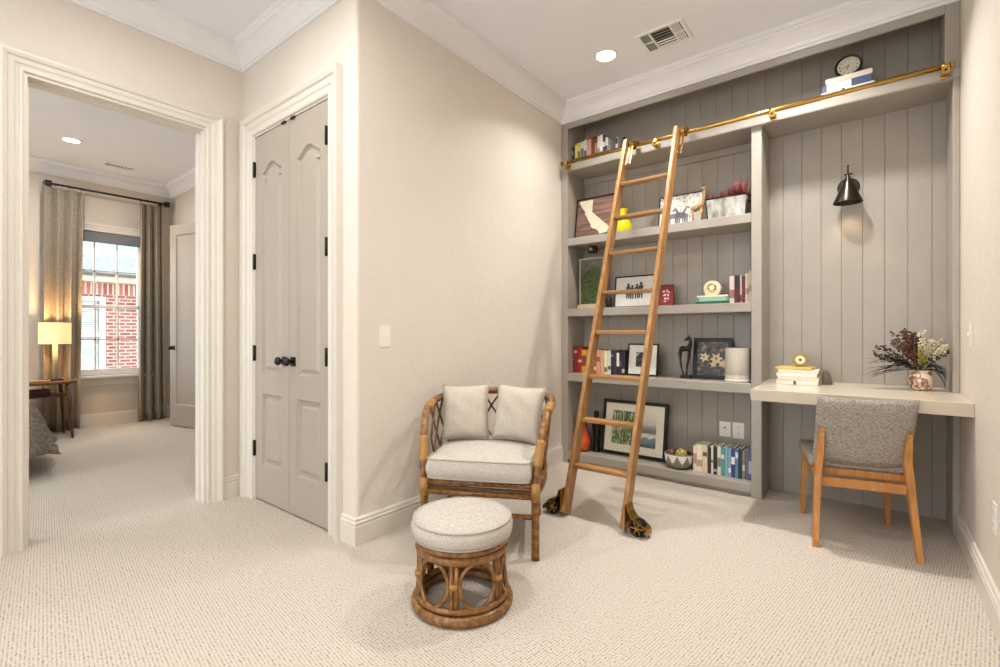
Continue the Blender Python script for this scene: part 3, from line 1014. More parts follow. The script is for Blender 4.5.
for lx, ly, rz, ry, w, h, txt in ((-.172, .115, 8, -2, .275, .32, 'linen throw pillow on the left side of the rattan armchair'), (.142, .115, -9, 3, .285, .32, 'linen throw pillow on the right side of the rattan armchair')):
    m, edge = pillow_mb(w, h, .13)
    loc = acm @ Vector((lx, ly, .502 + h * 0.455))
    po = m.build('throw_pillow', M['pillow'])
    po.location = loc
    po.rotation_euler = (R(-14), R(ry), R(27.5 + rz))
    tag(po, txt, 'pillow', 'throw pillows on the armchair')
    MB().tube(edge, .0035, 6, closed=True).build('piping', M['piping'], po)

# ================================================================ RATTAN FOOTSTOOL
fsx, fsy = -1.345, 1.454
ft = thing('footstool', 'round rattan footstool with a linen cushion in front of the armchair', 'footstool', (fsx, fsy, 0), R(6.5))
def circ(r, z, n=40):
    return [(r * math.cos(2 * PI * q / n), r * math.sin(2 * PI * q / n), z) for q in range(n)]
MB().tube(circ(.190, .0215), .0205, 10, closed=True).build('bottom_ring', M['rattan'], ft)
MB().tube(circ(.183, .055), .013, 8, closed=True).build('bottom_ring', M['rattan'], ft)
MB().tube(circ(.176, .242), .018, 10, closed=True).build('top_ring', M['rattan'], ft)
MB().tube(circ(.180, .272), .014, 8, closed=True).build('top_ring', M['rattan'], ft)
MB().lathe([(0.0, .262), (.172, .262), (.172, .274), (0.0, .274)], 32).build('seat_deck', M['rattan_dark'], ft)
for k in range(6):
    a = 2 * PI * k / 6 + R(-4)
    m = MB()
    for da in (-.055, .055):
        m.tube([(.184 * math.cos(a + da), .184 * math.sin(a + da), .04), (.178 * math.cos(a + da), .178 * math.sin(a + da), .15), (.174 * math.cos(a + da), .174 * math.sin(a + da), .25)], .0095, 8)
    po = m.build('post', M['rattan'], ft)
    MB().tube([(.180 * math.cos(a), .180 * math.sin(a), .142), (.180 * math.cos(a), .180 * math.sin(a), .162)], .0195, 12).build('cane_binding', M['rattan_wrap'], po)
    a2 = a + PI / 6
    ov = []
    for q in range(28):
        t_ = 2 * PI * q / 28
        aa = a2 + .40 * math.cos(t_)
        zz = .147 + .088 * math.sin(t_)
        rad = .181 - (zz - .147) * .03
        ov.append((rad * math.cos(aa), rad * math.sin(aa), zz))
    MB().tube(ov, .0075, 8, closed=True).build('oval_loop', M['rattan'], ft)
co = [(.200 * math.cos(2 * PI * q / 48), .200 * math.sin(2 * PI * q / 48)) for q in range(48)]
fc = cushion_mesh(co, .288, .356, .028, .010).build('cushion', M['linen'], ft, sharp=60)
for z in (.356, .292):
    MB().tube([(x * 1.004, y * 1.004, z) for x, y in co], .004, 6, closed=True).build('piping', M['piping'], fc)

# ================================================================ DESK CHAIR
dc = thing('desk_chair', 'oak desk chair upholstered in grey tweed pushed under the desk', 'chair', (-.095, 3.272, 0), R(12.4))
for s in (-1, 1):
    # rear legs: vertical above the seat, kicked back below
    P_ = [(s * .213, -.275, 0), (s * .192, -.205, .36), (s * .182, -.205, .47), (s * .180, -.242, .615)]
    m = MB()
    W = [.024, .030, .030, .024]; D_ = [.030, .048, .044, .030]
    rings = []
    for (x, y, z), w, d in zip(P_, W, D_):
        rings.append([m.bm.verts.new((x + a * w / 2, y + b * d / 2, z)) for a, b in ((-1, -1), (1, -1), (1, 1), (-1, 1))])
    for A, B in zip(rings[:-1], rings[1:]):
        for k in range(4):
            m.bm.faces.new((A[k], A[(k + 1) % 4], B[(k + 1) % 4], B[k]))
    m.bm.faces.new(list(reversed(rings[0]))); m.bm.faces.new(rings[-1])
    lg = m.build('rear_leg', M['teak'], dc)
    MB().cyl((s * .180, -.250, .585), (s * .180, -.2585, .585), .0075, 12).build('screw', plain('brass_screw', rgb(200, 170, 110), 0.35, 0.6), lg)
    m = MB()
    P_ = [(s * .212, .245, 0), (s * .196, .225, .385)]
    rings = []
    for (x, y, z), w, d in zip(P_, [.022, .028], [.026, .042]):
        rings.append([m.bm.verts.new((x + a * w / 2, y + b * d / 2, z)) for a, b in ((-1, -1), (1, -1), (1, 1), (-1, 1))])
    for k in range(4):
        m.bm.faces.new((rings[0][k], rings[0][(k + 1) % 4], rings[1][(k + 1) % 4], rings[1][k]))
    m.bm.faces.new(list(reversed(rings[0]))); m.bm.faces.new(rings[1])
    m.build('front_leg', M['teak'], dc)
    MB().box(s * .194 - .011, s * .194 + .011, -.19, .215, .345, .385, .004).build('side_rail', M['teak'], dc)
MB().box(-.178, .178, -.215, -.195, .305, .352, .004).build('crossbar', M['teak'], dc)
MB().box(-.183, .183, -.155, -.135, .352, .388, .004).build('crossbar', M['teak'], dc)
MB().box(-.183, .183, .214, .234, .335, .385, .004).build('crossbar', M['teak'], dc)
def curved_pad(w, h, th, y, z0, curve, tilt, n=14, k=8, ends=0.9):
    """upholstered back: curved about z so the sides wrap forward (+y)"""
    m = MB(); bm = m.bm
    G_ = {}
    for side in (0, 1):
        for i in range(n + 1):
            for jx in range(k + 1):
                u = -1 + 2 * i / n; v = jx / k
                e = min(1 - abs(u), min(v, 1 - v) * h / (w / 2)) 
                rnd = min(1.0, max(0.0, e / 0.12)) ** 0.5
                t_ = th * (0.35 + 0.65 * rnd)
                narrow = 1 - 0.06 * (1 - v) * 0
                x = u * w / 2 * narrow
                yy = y + curve * u * u + tilt * (v - 0.3) * -1
                yy += (-t_ / 2 if side == 0 else t_ / 2)
                z = z0 + h * v + (0.010 * u * u if v > 0.9 else 0)
                G_[side, i, jx] = bm.verts.new((x, yy, z))
    for i in range(n):
        for jx in range(k):
            a = [G_[0, i, jx], G_[0, i + 1, jx], G_[0, i + 1, jx + 1], G_[0, i, jx + 1]]
            b = [G_[1, i, jx], G_[1, i, jx + 1], G_[1, i + 1, jx + 1], G_[1, i + 1, jx]]
            for q in (a, b):
                bm.faces.new(q).smooth = True
    for i in range(n):
        for jx, fl in ((0, 0), (k, 1)):
            bm.faces.new((G_[0, i, jx], G_[1, i, jx], G_[1, i + 1, jx], G_[0, i + 1, jx])).smooth = True
    for jx in range(k):
        for i in (0, n):
            bm.faces.new((G_[0, i, jx], G_[0, i, jx + 1], G_[1, i, jx + 1], G_[1, i, jx])).smooth = True
    return m
curved_pad(.410, .365, .045, -.197, .412, .020, .165).build('backrest', M['tweed'], dc)
m = MB().box(-.225, .225, -.150, .275, .388, .452, .022, 3)
m.build('seat', M['tweed'], dc, smooth=True, sharp=60)

# ================================================================ BOOKS AND SHELF THINGS
def make_book(col, w, h, d, band=None, rough=0.55):
    """upright book standing at the origin: thickness w along x, height h, depth d going back from the spine at y=0"""
    t = 0.0022
    root = MB()
    root.box(-w / 2, -w / 2 + t, 0, d, 0, h).box(w / 2 - t, w / 2, 0, d, 0, h)
    root.box(-w / 2 + t * .5, w / 2 - t * .5, -0.002, t, 0, h, 0.0008, 1)
    o = root.build('book', colmat(*col, rough))
    MB().box(-w / 2 + t + .0003, w / 2 - t - .0003, t + .0003, d - .004, .004, h - .004).build('pages', M['pages'], o)
    if band:
        bcol, z0, z1 = band
        MB().box(-w / 2 + t * .7, w / 2 - t * .7, -0.0028, -0.0018, h * z0, h * z1).build('title_band', colmat(*bcol), o)
    return o
ORD = ['first', 'second', 'third', 'fourth', 'fifth', 'sixth', 'seventh', 'eighth', 'ninth', 'tenth', 'eleventh', 'twelfth', 'thirteenth', 'fourteenth', 'fifteenth', 'sixteenth', 'seventeenth']
def book_row(items, x, z, yf, where, group, depth=0.16, order=True):
    for i, it in enumerate(items):
        desc, col, w, h = it[:4]
        band = it[4] if len(it) > 4 else None
        lean = it[5] if len(it) > 5 else 0
        o = make_book(col, w - .0012, h, depth, band)
        o.location = (x + w / 2, yf + random.uniform(-.004, .006), z + .0006)
        tag(o, '%s book, %s from the left %s' % (desc, ORD[i], where), 'book', group)
        x += w
    return x
W_, K_ = (228, 222, 212), (34, 32, 34)
# ---- top shelf
zt = TS1
book_row([
    ('thin navy', (46, 48, 72), 0.0119, .165, (W_, .6, .8)),
    ('dark brown', (48, 40, 34), 0.0119, .17),
    ('golden yellow', (200, 160, 56), 0.0301, .19, ((236, 214, 120), 0.3850, .9)),
    ('pale lime yellow', (206, 200, 128), 0.0280, .19, ((120, 120, 70), 0.2100, .6)),
    ('pale grey', (206, 204, 192), 0.0294, .195, ((110, 112, 110), 0.1400, .7)),
    ('white and slate blue', (212, 210, 202), 0.0294, .20, ((92, 104, 124), 0.1050, .55)),
    ('broad brick red', (150, 72, 60), 0.0462, .215, ((206, 150, 132), 0.1400, .9)),
    ('slim dark red', (120, 52, 44), 0.0294, .215),
    ('dark olive', (74, 66, 44), 0.0210, .185, ((160, 140, 90), 0.3500, .8)),
    ('cream', (222, 214, 196), 0.0266, .20, ((150, 140, 130), 0.1400, .5)),
    ('white', (232, 228, 218), 0.0252, .205, ((190, 148, 84), 0.0350, .35)),
    ('charcoal', (58, 58, 66), 0.0210, .20, (W_, .5, .7)),
    ('off-white and grey', (214, 210, 204), 0.0238, .175, ((70, 72, 90), 0.1750, .6)),
], -2.064, zt, 3.635, 'in the row on the top shelf', 'books in the row on the top shelf', .17)
b = make_book((176, 174, 168), .020, .155, .15, (K_, .65, .95)); b.location = (-1.655, 3.64, zt + .0006)
tag(b, 'thin pale grey book standing alone on the top shelf beside the ladder', 'book')
bk = thing('bookend', 'small dark metal bookend on the top shelf by the ladder', 'bookend', (-1.60, 3.66, zt + .0005))
MB().box(-.022, .022, 0, .10, 0, .004).build('foot_plate', M['bronze'], bk)
MB().prism([(-.022, 0.004), (.022, 0.004), (.022, .12), (.008, .15), (-.008, .15), (-.022, .12)], .0, .006, lambda u, v, t: (u, t, v), .001).build('upright_plate', M['bronze'], bk)

def flat_book(col, w, h, d, loc, label, group=None, rz=0, band=None):
    """book lying flat: spine towards the viewer; w thickness, h length along x, d depth; loc = centre of the bottom"""
    o = make_book(col, w, h, d, band)
    o.rotation_euler = Euler((0, R(90), rz)) if rz == 0 else (Matrix.Rotation(rz, 4, 'Z') @ Matrix.Rotation(R(90), 4, 'Y')).to_euler()
    off = Matrix.Rotation(rz, 4, 'Z') @ Vector((-h / 2, -d / 2, 0))
    o.location = (loc[0] + off.x, loc[1] + off.y, loc[2] + w / 2 + .0006)
    return tag(o, label, 'book', group)
g = 'books lying under the black clock on the top shelf'
flat_book((200, 198, 194), .050, .262, .17, (-.132, 3.665, zt), 'thick white book at the bottom of the stack under the black clock', g, 0, ((60, 70, 110), .40, .46))
flat_book((52, 62, 96), .046, .245, .165, (-.136, 3.667, zt + .051), 'navy blue book in the middle of the stack under the black clock', g, 0, ((210, 208, 200), .1, .6))
flat_book((196, 184, 172), .034, .232, .16, (-.126, 3.668, zt + .098), 'pale pinkish beige book on top of the stack under the black clock', g, 0)
ck = thing('clock', 'round black rimmed clock with numerals on the book stack on the top shelf', 'clock', (-.128, 3.645, zt + .137))
def disc_y(r, y0, y1, seg=40, rim=None):
    m = MB()
    t_ = MB().lathe([(0, 0), (r, 0), (r, y1 - y0), (0, y1 - y0)], seg, smooth=False)
    m.merge(t_, Matrix.Translation((0, y1, 0)) @ Matrix.Rotation(R(90), 4, 'X'))
    return m
CR = .070
cm_ = Matrix.Translation((0, 0, CR)) @ Matrix.Rotation(R(-6), 4, 'X')
m = MB(); m.merge(MB().lathe([(0, -.035), (.064, -.035), (.070, -.028), (.070, .004), (.065, .008), (.058, .006), (.056, .0), (0, .0)], 44), cm_ @ Matrix.Rotation(R(90), 4, 'X'))
m.build('case', M['black'], ck, smooth=True, sharp=35)
m = MB(); m.merge(MB().lathe([(0, .0), (.0565, .0), (.0565, .0015), (0, .0015)], 40, smooth=False), cm_ @ Matrix.Rotation(R(90), 4, 'X'))
face = m.build('dial', colmat(196, 190, 172), ck)
def text_mesh(body, size, mat, parent, loc, rot, name, ext=0.0004, align='CENTER'):
    cu = bpy.data.curves.new(name, 'FONT')
    cu.body = body; cu.size = size; cu.extrude = ext
    cu.align_x = align; cu.align_y = 'CENTER'
    tmp = bpy.data.objects.new(name + '_tmp', cu)
    COL.objects.link(tmp)
    dg = bpy.context.evaluated_depsgraph_get()
    me = bpy.data.meshes.new_from_object(tmp.evaluated_get(dg))
    bpy.data.objects.remove(tmp)
    me.materials.clear(); me.materials.append(mat)
    o = bpy.data.objects.new(name, me); COL.objects.link(o)
    o.parent = parent; o.location = loc; o.rotation_euler = rot
    return o
nm = MB()
for k in range(1, 13):
    a = PI / 2 - 2 * PI * k / 12
    p = cm_ @ Vector((.045 * math.cos(a), -.0018, .045 * math.sin(a)))
    text_mesh(str(k), .017, M['black'], face, p, (R(90 - 6), 0, 0), 'numeral')
nm.bm.free()
hm = MB()
for a, L, w in ((R(90 - 197), .026, .0034), (R(90 - 252), .036, .0026)):
    d = Vector((math.cos(a), 0, math.sin(a)))
    hm.bar(cm_ @ (d * -.006 + Vector((0, -.0032, 0))), cm_ @ (d * L + Vector((0, -.0032, 0))), w, .0012, up=(0, 1, 0))
hm.build('hands', M['black'], face)

# ---- picture frame helper
def frame_thing(name, label, cat, cx, z, y, w, h, fw, tilt, fmat, th=.018, mat_w=0, matc=(228, 222, 208), rz=0):
    t = thing(name, label, cat, (cx, y, z + .0006 + .018 * math.sin(R(tilt))), (R(-tilt), 0, R(rz)))
    m = MB()
    for (a, b_, c, d) in ((-w / 2, w / 2, 0, fw), (-w / 2, w / 2, h - fw, h), (-w / 2, -w / 2 + fw, fw, h - fw), (w / 2 - fw, w / 2, fw, h - fw)):
        m.box(a, b_, 0, th, c, d, .0012, 1)
    m.build('frame', fmat, t)
    if mat_w:
        mm = MB()
        a = fw - .001
        for (x0, x1, z0, z1) in ((-w / 2 + a, w / 2 - a, a, fw + mat_w), (-w / 2 + a, w / 2 - a, h - fw - mat_w, h - a), (-w / 2 + a, -w / 2 + fw + mat_w, fw + mat_w, h - fw - mat_w), (w / 2 - fw - mat_w, w / 2 - a, fw + mat_w, h - fw - mat_w)):
            mm.box(x0, x1, .006, .0085, z0, z1)
        mm.build('mat_board', colmat(*matc), t)
    return t
def picture(t, mat, w, h, fw, y=.0090):
    return MB().box(-w / 2 + fw * .9, w / 2 - fw * .9, y, y + .004, fw * .9, h - fw * .9).build('picture', mat, t)
def blobs(parent, name, polys, col, y, dy=.0004):
    m = MB()
    for p in polys:
        m.prism(p, y, y + dy, lambda u, v, t: (u, t, v))
    return m.build(name, colmat(*col), parent)
def ell(cx, cz, rx, rz, n=14, rot=0):
    out = []
    for k in range(n):
        a = 2 * PI * k / n
        x, z = rx * math.cos(a), rz * math.sin(a)
        out.append((cx + x * math.cos(rot) - z * math.sin(rot), cz + x * math.sin(rot) + z * math.cos(rot)))
    return out
S2, S3, S4, S5 = 1.92, 1.318, .768, .094

# ---- second shelf: plank sign with a pale state outline
sg = thing('wooden_sign', 'brown slatted wood sign with a cream state silhouette on the second shelf', 'sign', (-1.880, 3.66, S2 + .0032), (R(-9), 0, 0))
m = MB()
for k in range(6):
    m.box(-.172, .172, .003, .016, .012 + k * .057, .012 + k * .057 + .0555, .0015, 1)
m.build('planks', wood('weathered_planks', rgb(84, 62, 52), rgb(150, 116, 98), 'X', 8, 0.7), sg)
m = MB()
m.box(-.18, .18, -.004, .02, 0, .012).box(-.18, .18, -.004, .02, .353, .365).box(-.18, -.17, -.004, .02, .012, .353).box(.17, .18, -.004, .02, .012, .353)
m.build('frame', plain('dark_wood_edge', rgb(46, 36, 30), 0.6), sg)
cal = [(-.150, .340), (-.025, .340), (-.025, .228), (.135, .085), (.142, .070), (.130, .052), (.134, .032), (.060, .022), (.048, .05), (.030, .065), (.0, .075), (-.022, .092), (-.03, .12), (-.055, .155), (-.075, .20), (-.092, .215), (-.088, .235), (-.108, .26), (-.132, .295), (-.150, .32)]
m = MB().prism(cal, -.006, .003, lambda u, v, t: (u, t, v), .001)
m.build('state_silhouette', colmat(212, 201, 174), sg)
# yellow bottle vase
yv = MB().lathe([(0, 0), (.060, 0), (.068, .008), (.070, .04), (.066, .078), (.050, .105), (.033, .128), (.027, .150), (.029, .175), (.036, .198), (.038, .204), (.032, .204), (.024, .18), (0, .17)], 32)
o = yv.build('vase', plain('yellow_glaze', rgb(222, 206, 30), 0.18, 0, 0.03), loc=(-1.615, 3.68, S2 + .0006), smooth=True, sharp=50)
tag(o, 'bright yellow bottle-shaped vase on the second shelf behind the ladder', 'vase')
# zebra picture
def zebra_bg():
    t = NT('zebra_photo_ground')
    f = t.noise(60, 4)
    X, Y, Z = t.xyz()
    g_ = t.math('ADD', t.math('MULTIPLY', f, 0.9), t.math('MULTIPLY', Z, 0.6))
    t.base(t.ramp(g_, [(0.42, rgb(214, 210, 200)), (0.62, rgb(192, 187, 176)), (0.72, rgb(110, 108, 98))]))
    return t.done(0.4)
zp = frame_thing('framed_picture', 'thin black framed picture of zebras on the second shelf right of the ladder', 'picture', -1.19, S2, 3.755, .335, .275, .008, 8, M['black'], .012)
pz = picture(zp, zebra_bg(), .335, .275, .006, .003)
def zebra(cx, cz, s, f=1):
    P = []
    P.append(ell(cx, cz, .045 * s, .022 * s))
    P.append([(cx + f * .03 * s, cz), (cx + f * .045 * s, cz + .015 * s), (cx + f * .062 * s, cz + .062 * s), (cx + f * .048 * s, cz + .068 * s), (cx + f * .02 * s, cz + .02 * s)][::f])
    P.append(ell(cx + f * .066 * s, cz + .056 * s, .018 * s, .009 * s, 10, -.6 * f))
    for q in (-.036, -.022, .022, .036):
        P.append([(cx + q * s - .004 * s, cz - .075 * s), (cx + q * s + .004 * s, cz - .075 * s), (cx + q * s + .007 * s, cz), (cx + q * s - .007 * s, cz)])
    return P
def stripe_mat():
    t = NT('zebra_stripes')
    w = t.n('ShaderNodeTexWave'); w.inputs['Scale'].default_value = 60; w.inputs['Distortion'].default_value = 2.5
    t.l(t.coord(), w.inputs['Vector'])
    t.base(t.ramp(w.outputs['Fac'], [(0.35, rgb(46, 44, 56)), (0.7, rgb(150, 146, 152))]))
    return t.done(0.5)
zm = stripe_mat()
m = MB()
for (cx, cz, s, f) in ((-.055, .105, .95, -1), (.0, .112, .9, 1), (.02, .098, 1.0, -1)):
    for p in zebra(cx, cz, s, f):
        m.prism(p, .0022, .0028, lambda u, v, t: (u, t, v))
m.build('zebras', zm, pz)
# giraffe figurine standing in front of the picture's right end
gf = thing('giraffe_figurine', 'spotted brown giraffe figurine standing in front of the zebra picture', 'figurine', (-1.035, 3.695, S2 + .0006), R(0))
gf.scale = (.93, .93, .93)
def giraffe_mat():
    t = NT('giraffe_coat')
    v = t.n('ShaderNodeTexVoronoi'); v.feature = 'DISTANCE_TO_EDGE'; v.inputs['Scale'].default_value = 75
    t.l(t.coord(), v.inputs['Vector'])
    t.base(t.ramp(v.outputs['Distance'], [(0.06, rgb(206, 170, 120)), (0.14, rgb(112, 70, 40))]))
    return t.done(0.45)
gmat = giraffe_mat()
m = MB()
m.tube(smoothpath([(-.050, 0, .118), (-.03, 0, .128), (.0, 0, .138), (.025, 0, .15), (.038, 0, .175), (.045, 0, .215), (.050, 0, .25), (.053, 0, .275)], 4), [.012] + [.02, .024, .026, .027, .028, .027, .0265, .026, .026, .025, .024, .022, .020, .018, .017, .016, .015, .0145, .014, .0135, .013, .0125, .012, .0115, .0112, .011, .0108] + [.0105], 12)
m.sphere((.047, 0, .284), .0125, 12, 8, (1.0, .85, 1))
m.tube([(.047, 0, .286), (.034, 0, .280), (.020, 0, .274)], [.011, .009, .0065], 10)
for x, dy in ((-.042, .010), (-.036, -.010), (.022, .010), (.030, -.010)):
    m.tube([(x, dy, .125), (x + .002, dy, .06), (x, dy, .0)], [.012, .007, .0065], 8)
body = m.build('body', gmat, gf)
for dy in (-.006, .006):
    MB().tube([(.051, dy, .292), (.053, dy, .308)], [.0025, .003], 6).build('horn', M['rattan_dark'], gf)
    MB().tube([(.053, dy * 1.4, .288), (.060, dy * 3.2, .292), (.066, dy * 4.2, .289)], [.003, .0045, .001], 6).build('ear', gmat, gf)
MB().tube([(-.052, 0, .12), (-.062, 0, .09), (-.06, 0, .06)], [.003, .0025, .004], 6).build('tail', M['rattan_dark'], gf)
# galvanised trough planter with red succulents
tp = thing('trough_planter', 'galvanised metal trough of red foliage at the right end of the second shelf', 'planter', (-.823, 3.672, S2 + .0006))
def galv():
    t = NT('galvanised_metal')
    f = t.noise(18, 5, t.mapping((1, 1, .45)))
    t.base(t.ramp(f, [(0.3, rgb(96, 92, 84)), (0.5, rgb(164, 158, 148)), (0.72, rgb(208, 202, 192))]))
    return t.done(0.35, 0.6)
m = MB()
a0, a1, hh = (.124, .052), (.134, .060), .150
for s in (1,):
    A = [(-a0[0], -a0[1], 0), (a0[0], -a0[1], 0), (a0[0], a0[1], 0), (-a0[0], a0[1], 0)]
    B = [(-a1[0], -a1[1], hh), (a1[0], -a1[1], hh), (a1[0], a1[1], hh), (-a1[0], a1[1], hh)]
    C_ = [(x * .96, y * .92, z) for x, y, z in B]; D_ = [(x * .96, y * .92, .128) for x, y, z in B]
    rg = [[m.bm.verts.new(p) for p in q] for q in (A, B, C_, D_)]
    m.bm.faces.new(list(reversed(rg[0]))); m.bm.faces.new(rg[-1])
    for P_, Q_ in zip(rg[:-1], rg[1:]):
        for k in range(4):
            m.bm.faces.new((P_[k], P_[(k + 1) % 4], Q_[(k + 1) % 4], Q_[k]))
m.build('trough', galv(), tp)
m = MB()
m.tube([(-a1[0], -a1[1], hh), (a1[0], -a1[1], hh), (a1[0], a1[1], hh), (-a1[0], a1[1], hh)], .005, 8, closed=True)
for sx in (-1, 1):
    m.tube([(sx * a0[0], -a0[1] - .001, .004), (sx * a1[0], -a1[1] - .001, hh)], .0045, 8)
m.build('rim', M['bronze'], tp)
for sx in (-1, 1):
    MB().tube(smoothpath([(sx * .131, -.025, .112), (sx * .143, -.02, .105), (sx * .146, 0, .10), (sx * .143, .02, .105), (sx * .131, .025, .112)], 4), .0035, 8).build('handle', M['bronze'], tp)
MB().box(-.124, .124, -.053, .053, .122, .132).build('moss', plain('dry_moss', rgb(60, 54, 36), .9, 0, .3, 80), tp)
def red_mat(nm_, a, b):
    t = NT(nm_)
    X, Y, Z = t.xyz()
    f = t.noise(90, 2)
    t.base(t.ramp(f, [(0.3, a), (0.7, b)]))
    return t.done(0.5)
reds = [red_mat('red_leaf', rgb(74, 20, 22), rgb(124, 40, 38)), red_mat('rust_leaf', rgb(104, 36, 26), rgb(156, 68, 44))]
rnd = random.Random(3)
for k, (px, py, sc) in enumerate([(-.10, -.02, .8), (-.065, .015, .85), (-.035, -.02, .95), (0.0, .01, 1.0), (.03, -.02, 1.25), (.06, .015, 1.6), (.085, -.015, 1.75), (.10, .02, 1.7)]):
    m = MB()
    for q in range(26):
        a = rnd.uniform(0, 2 * PI); el = rnd.uniform(.15, 1.45)
        L = rnd.uniform(.04, .07) * sc
        d = Vector((math.cos(a) * math.cos(el) * .8, math.sin(a) * math.cos(el), math.sin(el)))
        p0 = Vector((px, py, .13))
        m.tube([p0, p0 + d * L * .5 + Vector((0, 0, .01)), p0 + d * L + Vector((0, 0, .022 * sc))], [.0035, .0055, .0008], 5)
    m.build('succulent', reds[k % 2 if k > 3 else 0], tp)

# ---- third shelf
def canvas_mat():
    t = NT('tree_painting')
    X, Y, Z = t.xyz()
    n1 = t.noise(22, 5); n2 = t.noise(70, 3)
    r_ = t.math('SQRT', t.math('ADD', t.math('MULTIPLY', t.math('MULTIPLY', X, X), 34.0), t.math('POWER', t.math('MULTIPLY', t.math('SUBTRACT', Z, .14), 4.0), 2.0)))
    k = t.math('ADD', t.math('MULTIPLY', r_, .75), t.math('MULTIPLY', n1, .35))
    sky = t.ramp(n1, [(0.3, rgb(78, 78, 68)), (0.7, rgb(110, 106, 94))])
    leaf = t.ramp(n2, [(0.35, rgb(26, 38, 16)), (0.65, rgb(76, 96, 36))])
    mk = t.ramp(k, [(0.72, (1, 1, 1, 1)), (0.95, (0, 0, 0, 1))])
    t.base(t.mix(mk, sky, leaf))
    return t.done(0.6)
cv = thing('painting', 'upright painting of a green tree in a pale frame on a wood block stand', 'painting', (-1.915, 3.71, S3 + .0006))
MB().box(-.125, .125, -.035, .035, 0, .034, .003).build('stand', wood('pale_stand', rgb(196, 160, 120), rgb(222, 190, 150), 'X'), cv)
m = MB()
for (a, b_, c, d) in ((-.115, .115, .0345, .044), (-.115, .115, .43, .44), (-.115, -.105, .044, .43), (.105, .115, .044, .43)):
    m.box(a, b_, -.012, .012, c, d, .001, 1)
fo = m.build('frame', colmat(176, 168, 150), cv)
MB().box(-.106, .106, -.004, .006, .043, .431).build('canvas', canvas_mat(), cv)
pl_ = thing('picture_light', 'small dark round lamp under the second shelf above the tree painting', 'lamp', (-1.90, 3.70, 1.857))
pm = MB(); pm.lathe([(0, -.058), (.036, -.058), (.042, -.050), (.042, -.012), (.034, -.001), (0, -.001)], 24)
pm.build('housing', M['bronze'], pl_, smooth=True, sharp=40)
pm = MB(); pm.merge(MB().lathe([(0, .0), (.014, .0), (.014, .004), (0, .004)], 16, smooth=False), Matrix.Translation((0, -.042, -.030)) @ Matrix.Rotation(R(90), 4, 'X'))
pm.build('lens', colmat(150, 140, 110), pl_)
cup = MB().lathe([(0, 0), (.026, 0), (.029, .004), (.032, .085), (.029, .085), (.026, .01), (0, .008)], 24).build('cup', M['bronze'], loc=(-1.742, 3.68, S3 + .0006), smooth=True, sharp=50)
tag(cup, 'small dark metal cup behind the ladder on the third shelf', 'cup')
pf = frame_thing('framed_picture', 'thin dark framed photo of four standing figures on the third shelf', 'picture', -1.555, S3, 3.735, .345, .268, .012, 8, M['bronze'], .014, .0)
pp = picture(pf, colmat(206, 202, 192), .345, .268, .012, .003)
def person_sil(cx, z0, s):
    return [ell(cx, z0 + .102 * s, .0095 * s, .012 * s), [(cx - .018 * s, z0 + .045 * s), (cx + .018 * s, z0 + .045 * s), (cx + .016 * s, z0 + .088 * s), (cx, z0 + .094 * s), (cx - .016 * s, z0 + .088 * s)],
            [(cx - .013 * s, z0), (cx - .003 * s, z0), (cx - .001 * s, z0 + .05 * s), (cx - .015 * s, z0 + .05 * s)], [(cx + .004 * s, z0), (cx + .013 * s, z0), (cx + .015 * s, z0 + .05 * s), (cx + .001 * s, z0 + .05 * s)]]
pol = []
for (cx, z0, s) in ((-.052, .075, 1.15), (-.018, .070, 1.05), (.022, .072, 1.1), (.056, .076, 1.2)):
    pol += person_sil(cx, z0, s)
blobs(pp, 'figures', pol, (56, 54, 50), .0024)
rp_ = frame_thing('plaque', 'small dark red plaque with white script right of the ladder on the third shelf', 'plaque', -1.285, S3, 3.725, .108, .172, .012, 7, colmat(112, 22, 24), .016, 0)
rq = picture(rp_, colmat(122, 26, 28), .108, .172, .012, .003)
blobs(rq, 'script', [ell(-.02, .118, .010, .008), ell(.006, .124, .006, .012), ell(.022, .112, .007, .006), ell(-.012, .09, .014, .007, 12, .4), ell(.014, .088, .008, .011), ell(-.006, .062, .010, .009), ell(.016, .06, .006, .01), ell(-.008, .04, .012, .005)], (206, 176, 168), .0024)
g = 'books lying under the cream clock on the third shelf'
flat_book((44, 84, 66), .020, .232, .15, (-.925, 3.725, S3), 'dark green book at the bottom of the stack under the cream clock', g)
flat_book((96, 150, 118), .030, .222, .15, (-.922, 3.725, S3 + .021), 'mid green book in the middle of the stack under the cream clock', g, 0, ((140, 186, 156), .1, .9))
flat_book((222, 214, 190), .014, .212, .145, (-.924, 3.725, S3 + .052), 'thin cream book on top of the stack under the cream clock', g)
cc = thing('clock', 'small cream round clock with a gold centre on the green books', 'clock', (-.932, 3.70, S3 + .0672))
cpoly = [(.060 * math.cos(R(q)), .052 + .056 * math.sin(R(q))) for q in range(-52, 233, 12)]
cpoly = [(.044, 0.0)] + cpoly + [(-.044, 0.0)]
MB().prism(cpoly, -.022, .022, lambda u, v, t: (u, t, v), .005).build('case', colmat(206, 196, 162, 0.35), cc, sharp=40)
m = MB(); m.merge(MB().lathe([(.018, 0), (.028, 0), (.030, .003), (.026, .006), (.018, .004)], 28), Matrix.Translation((0, -.0222, .057)) @ Matrix.Rotation(R(90), 4, 'X'))
m.build('bezel', M['brass'], cc, smooth=True)
m = MB(); m.merge(MB().lathe([(0, 0), (.018, 0), (.018, .003), (0, .003)], 24, smooth=False), Matrix.Translation((0, -.0222, .057)) @ Matrix.Rotation(R(90), 4, 'X'))
m.build('dial', colmat(248, 240, 214), cc)
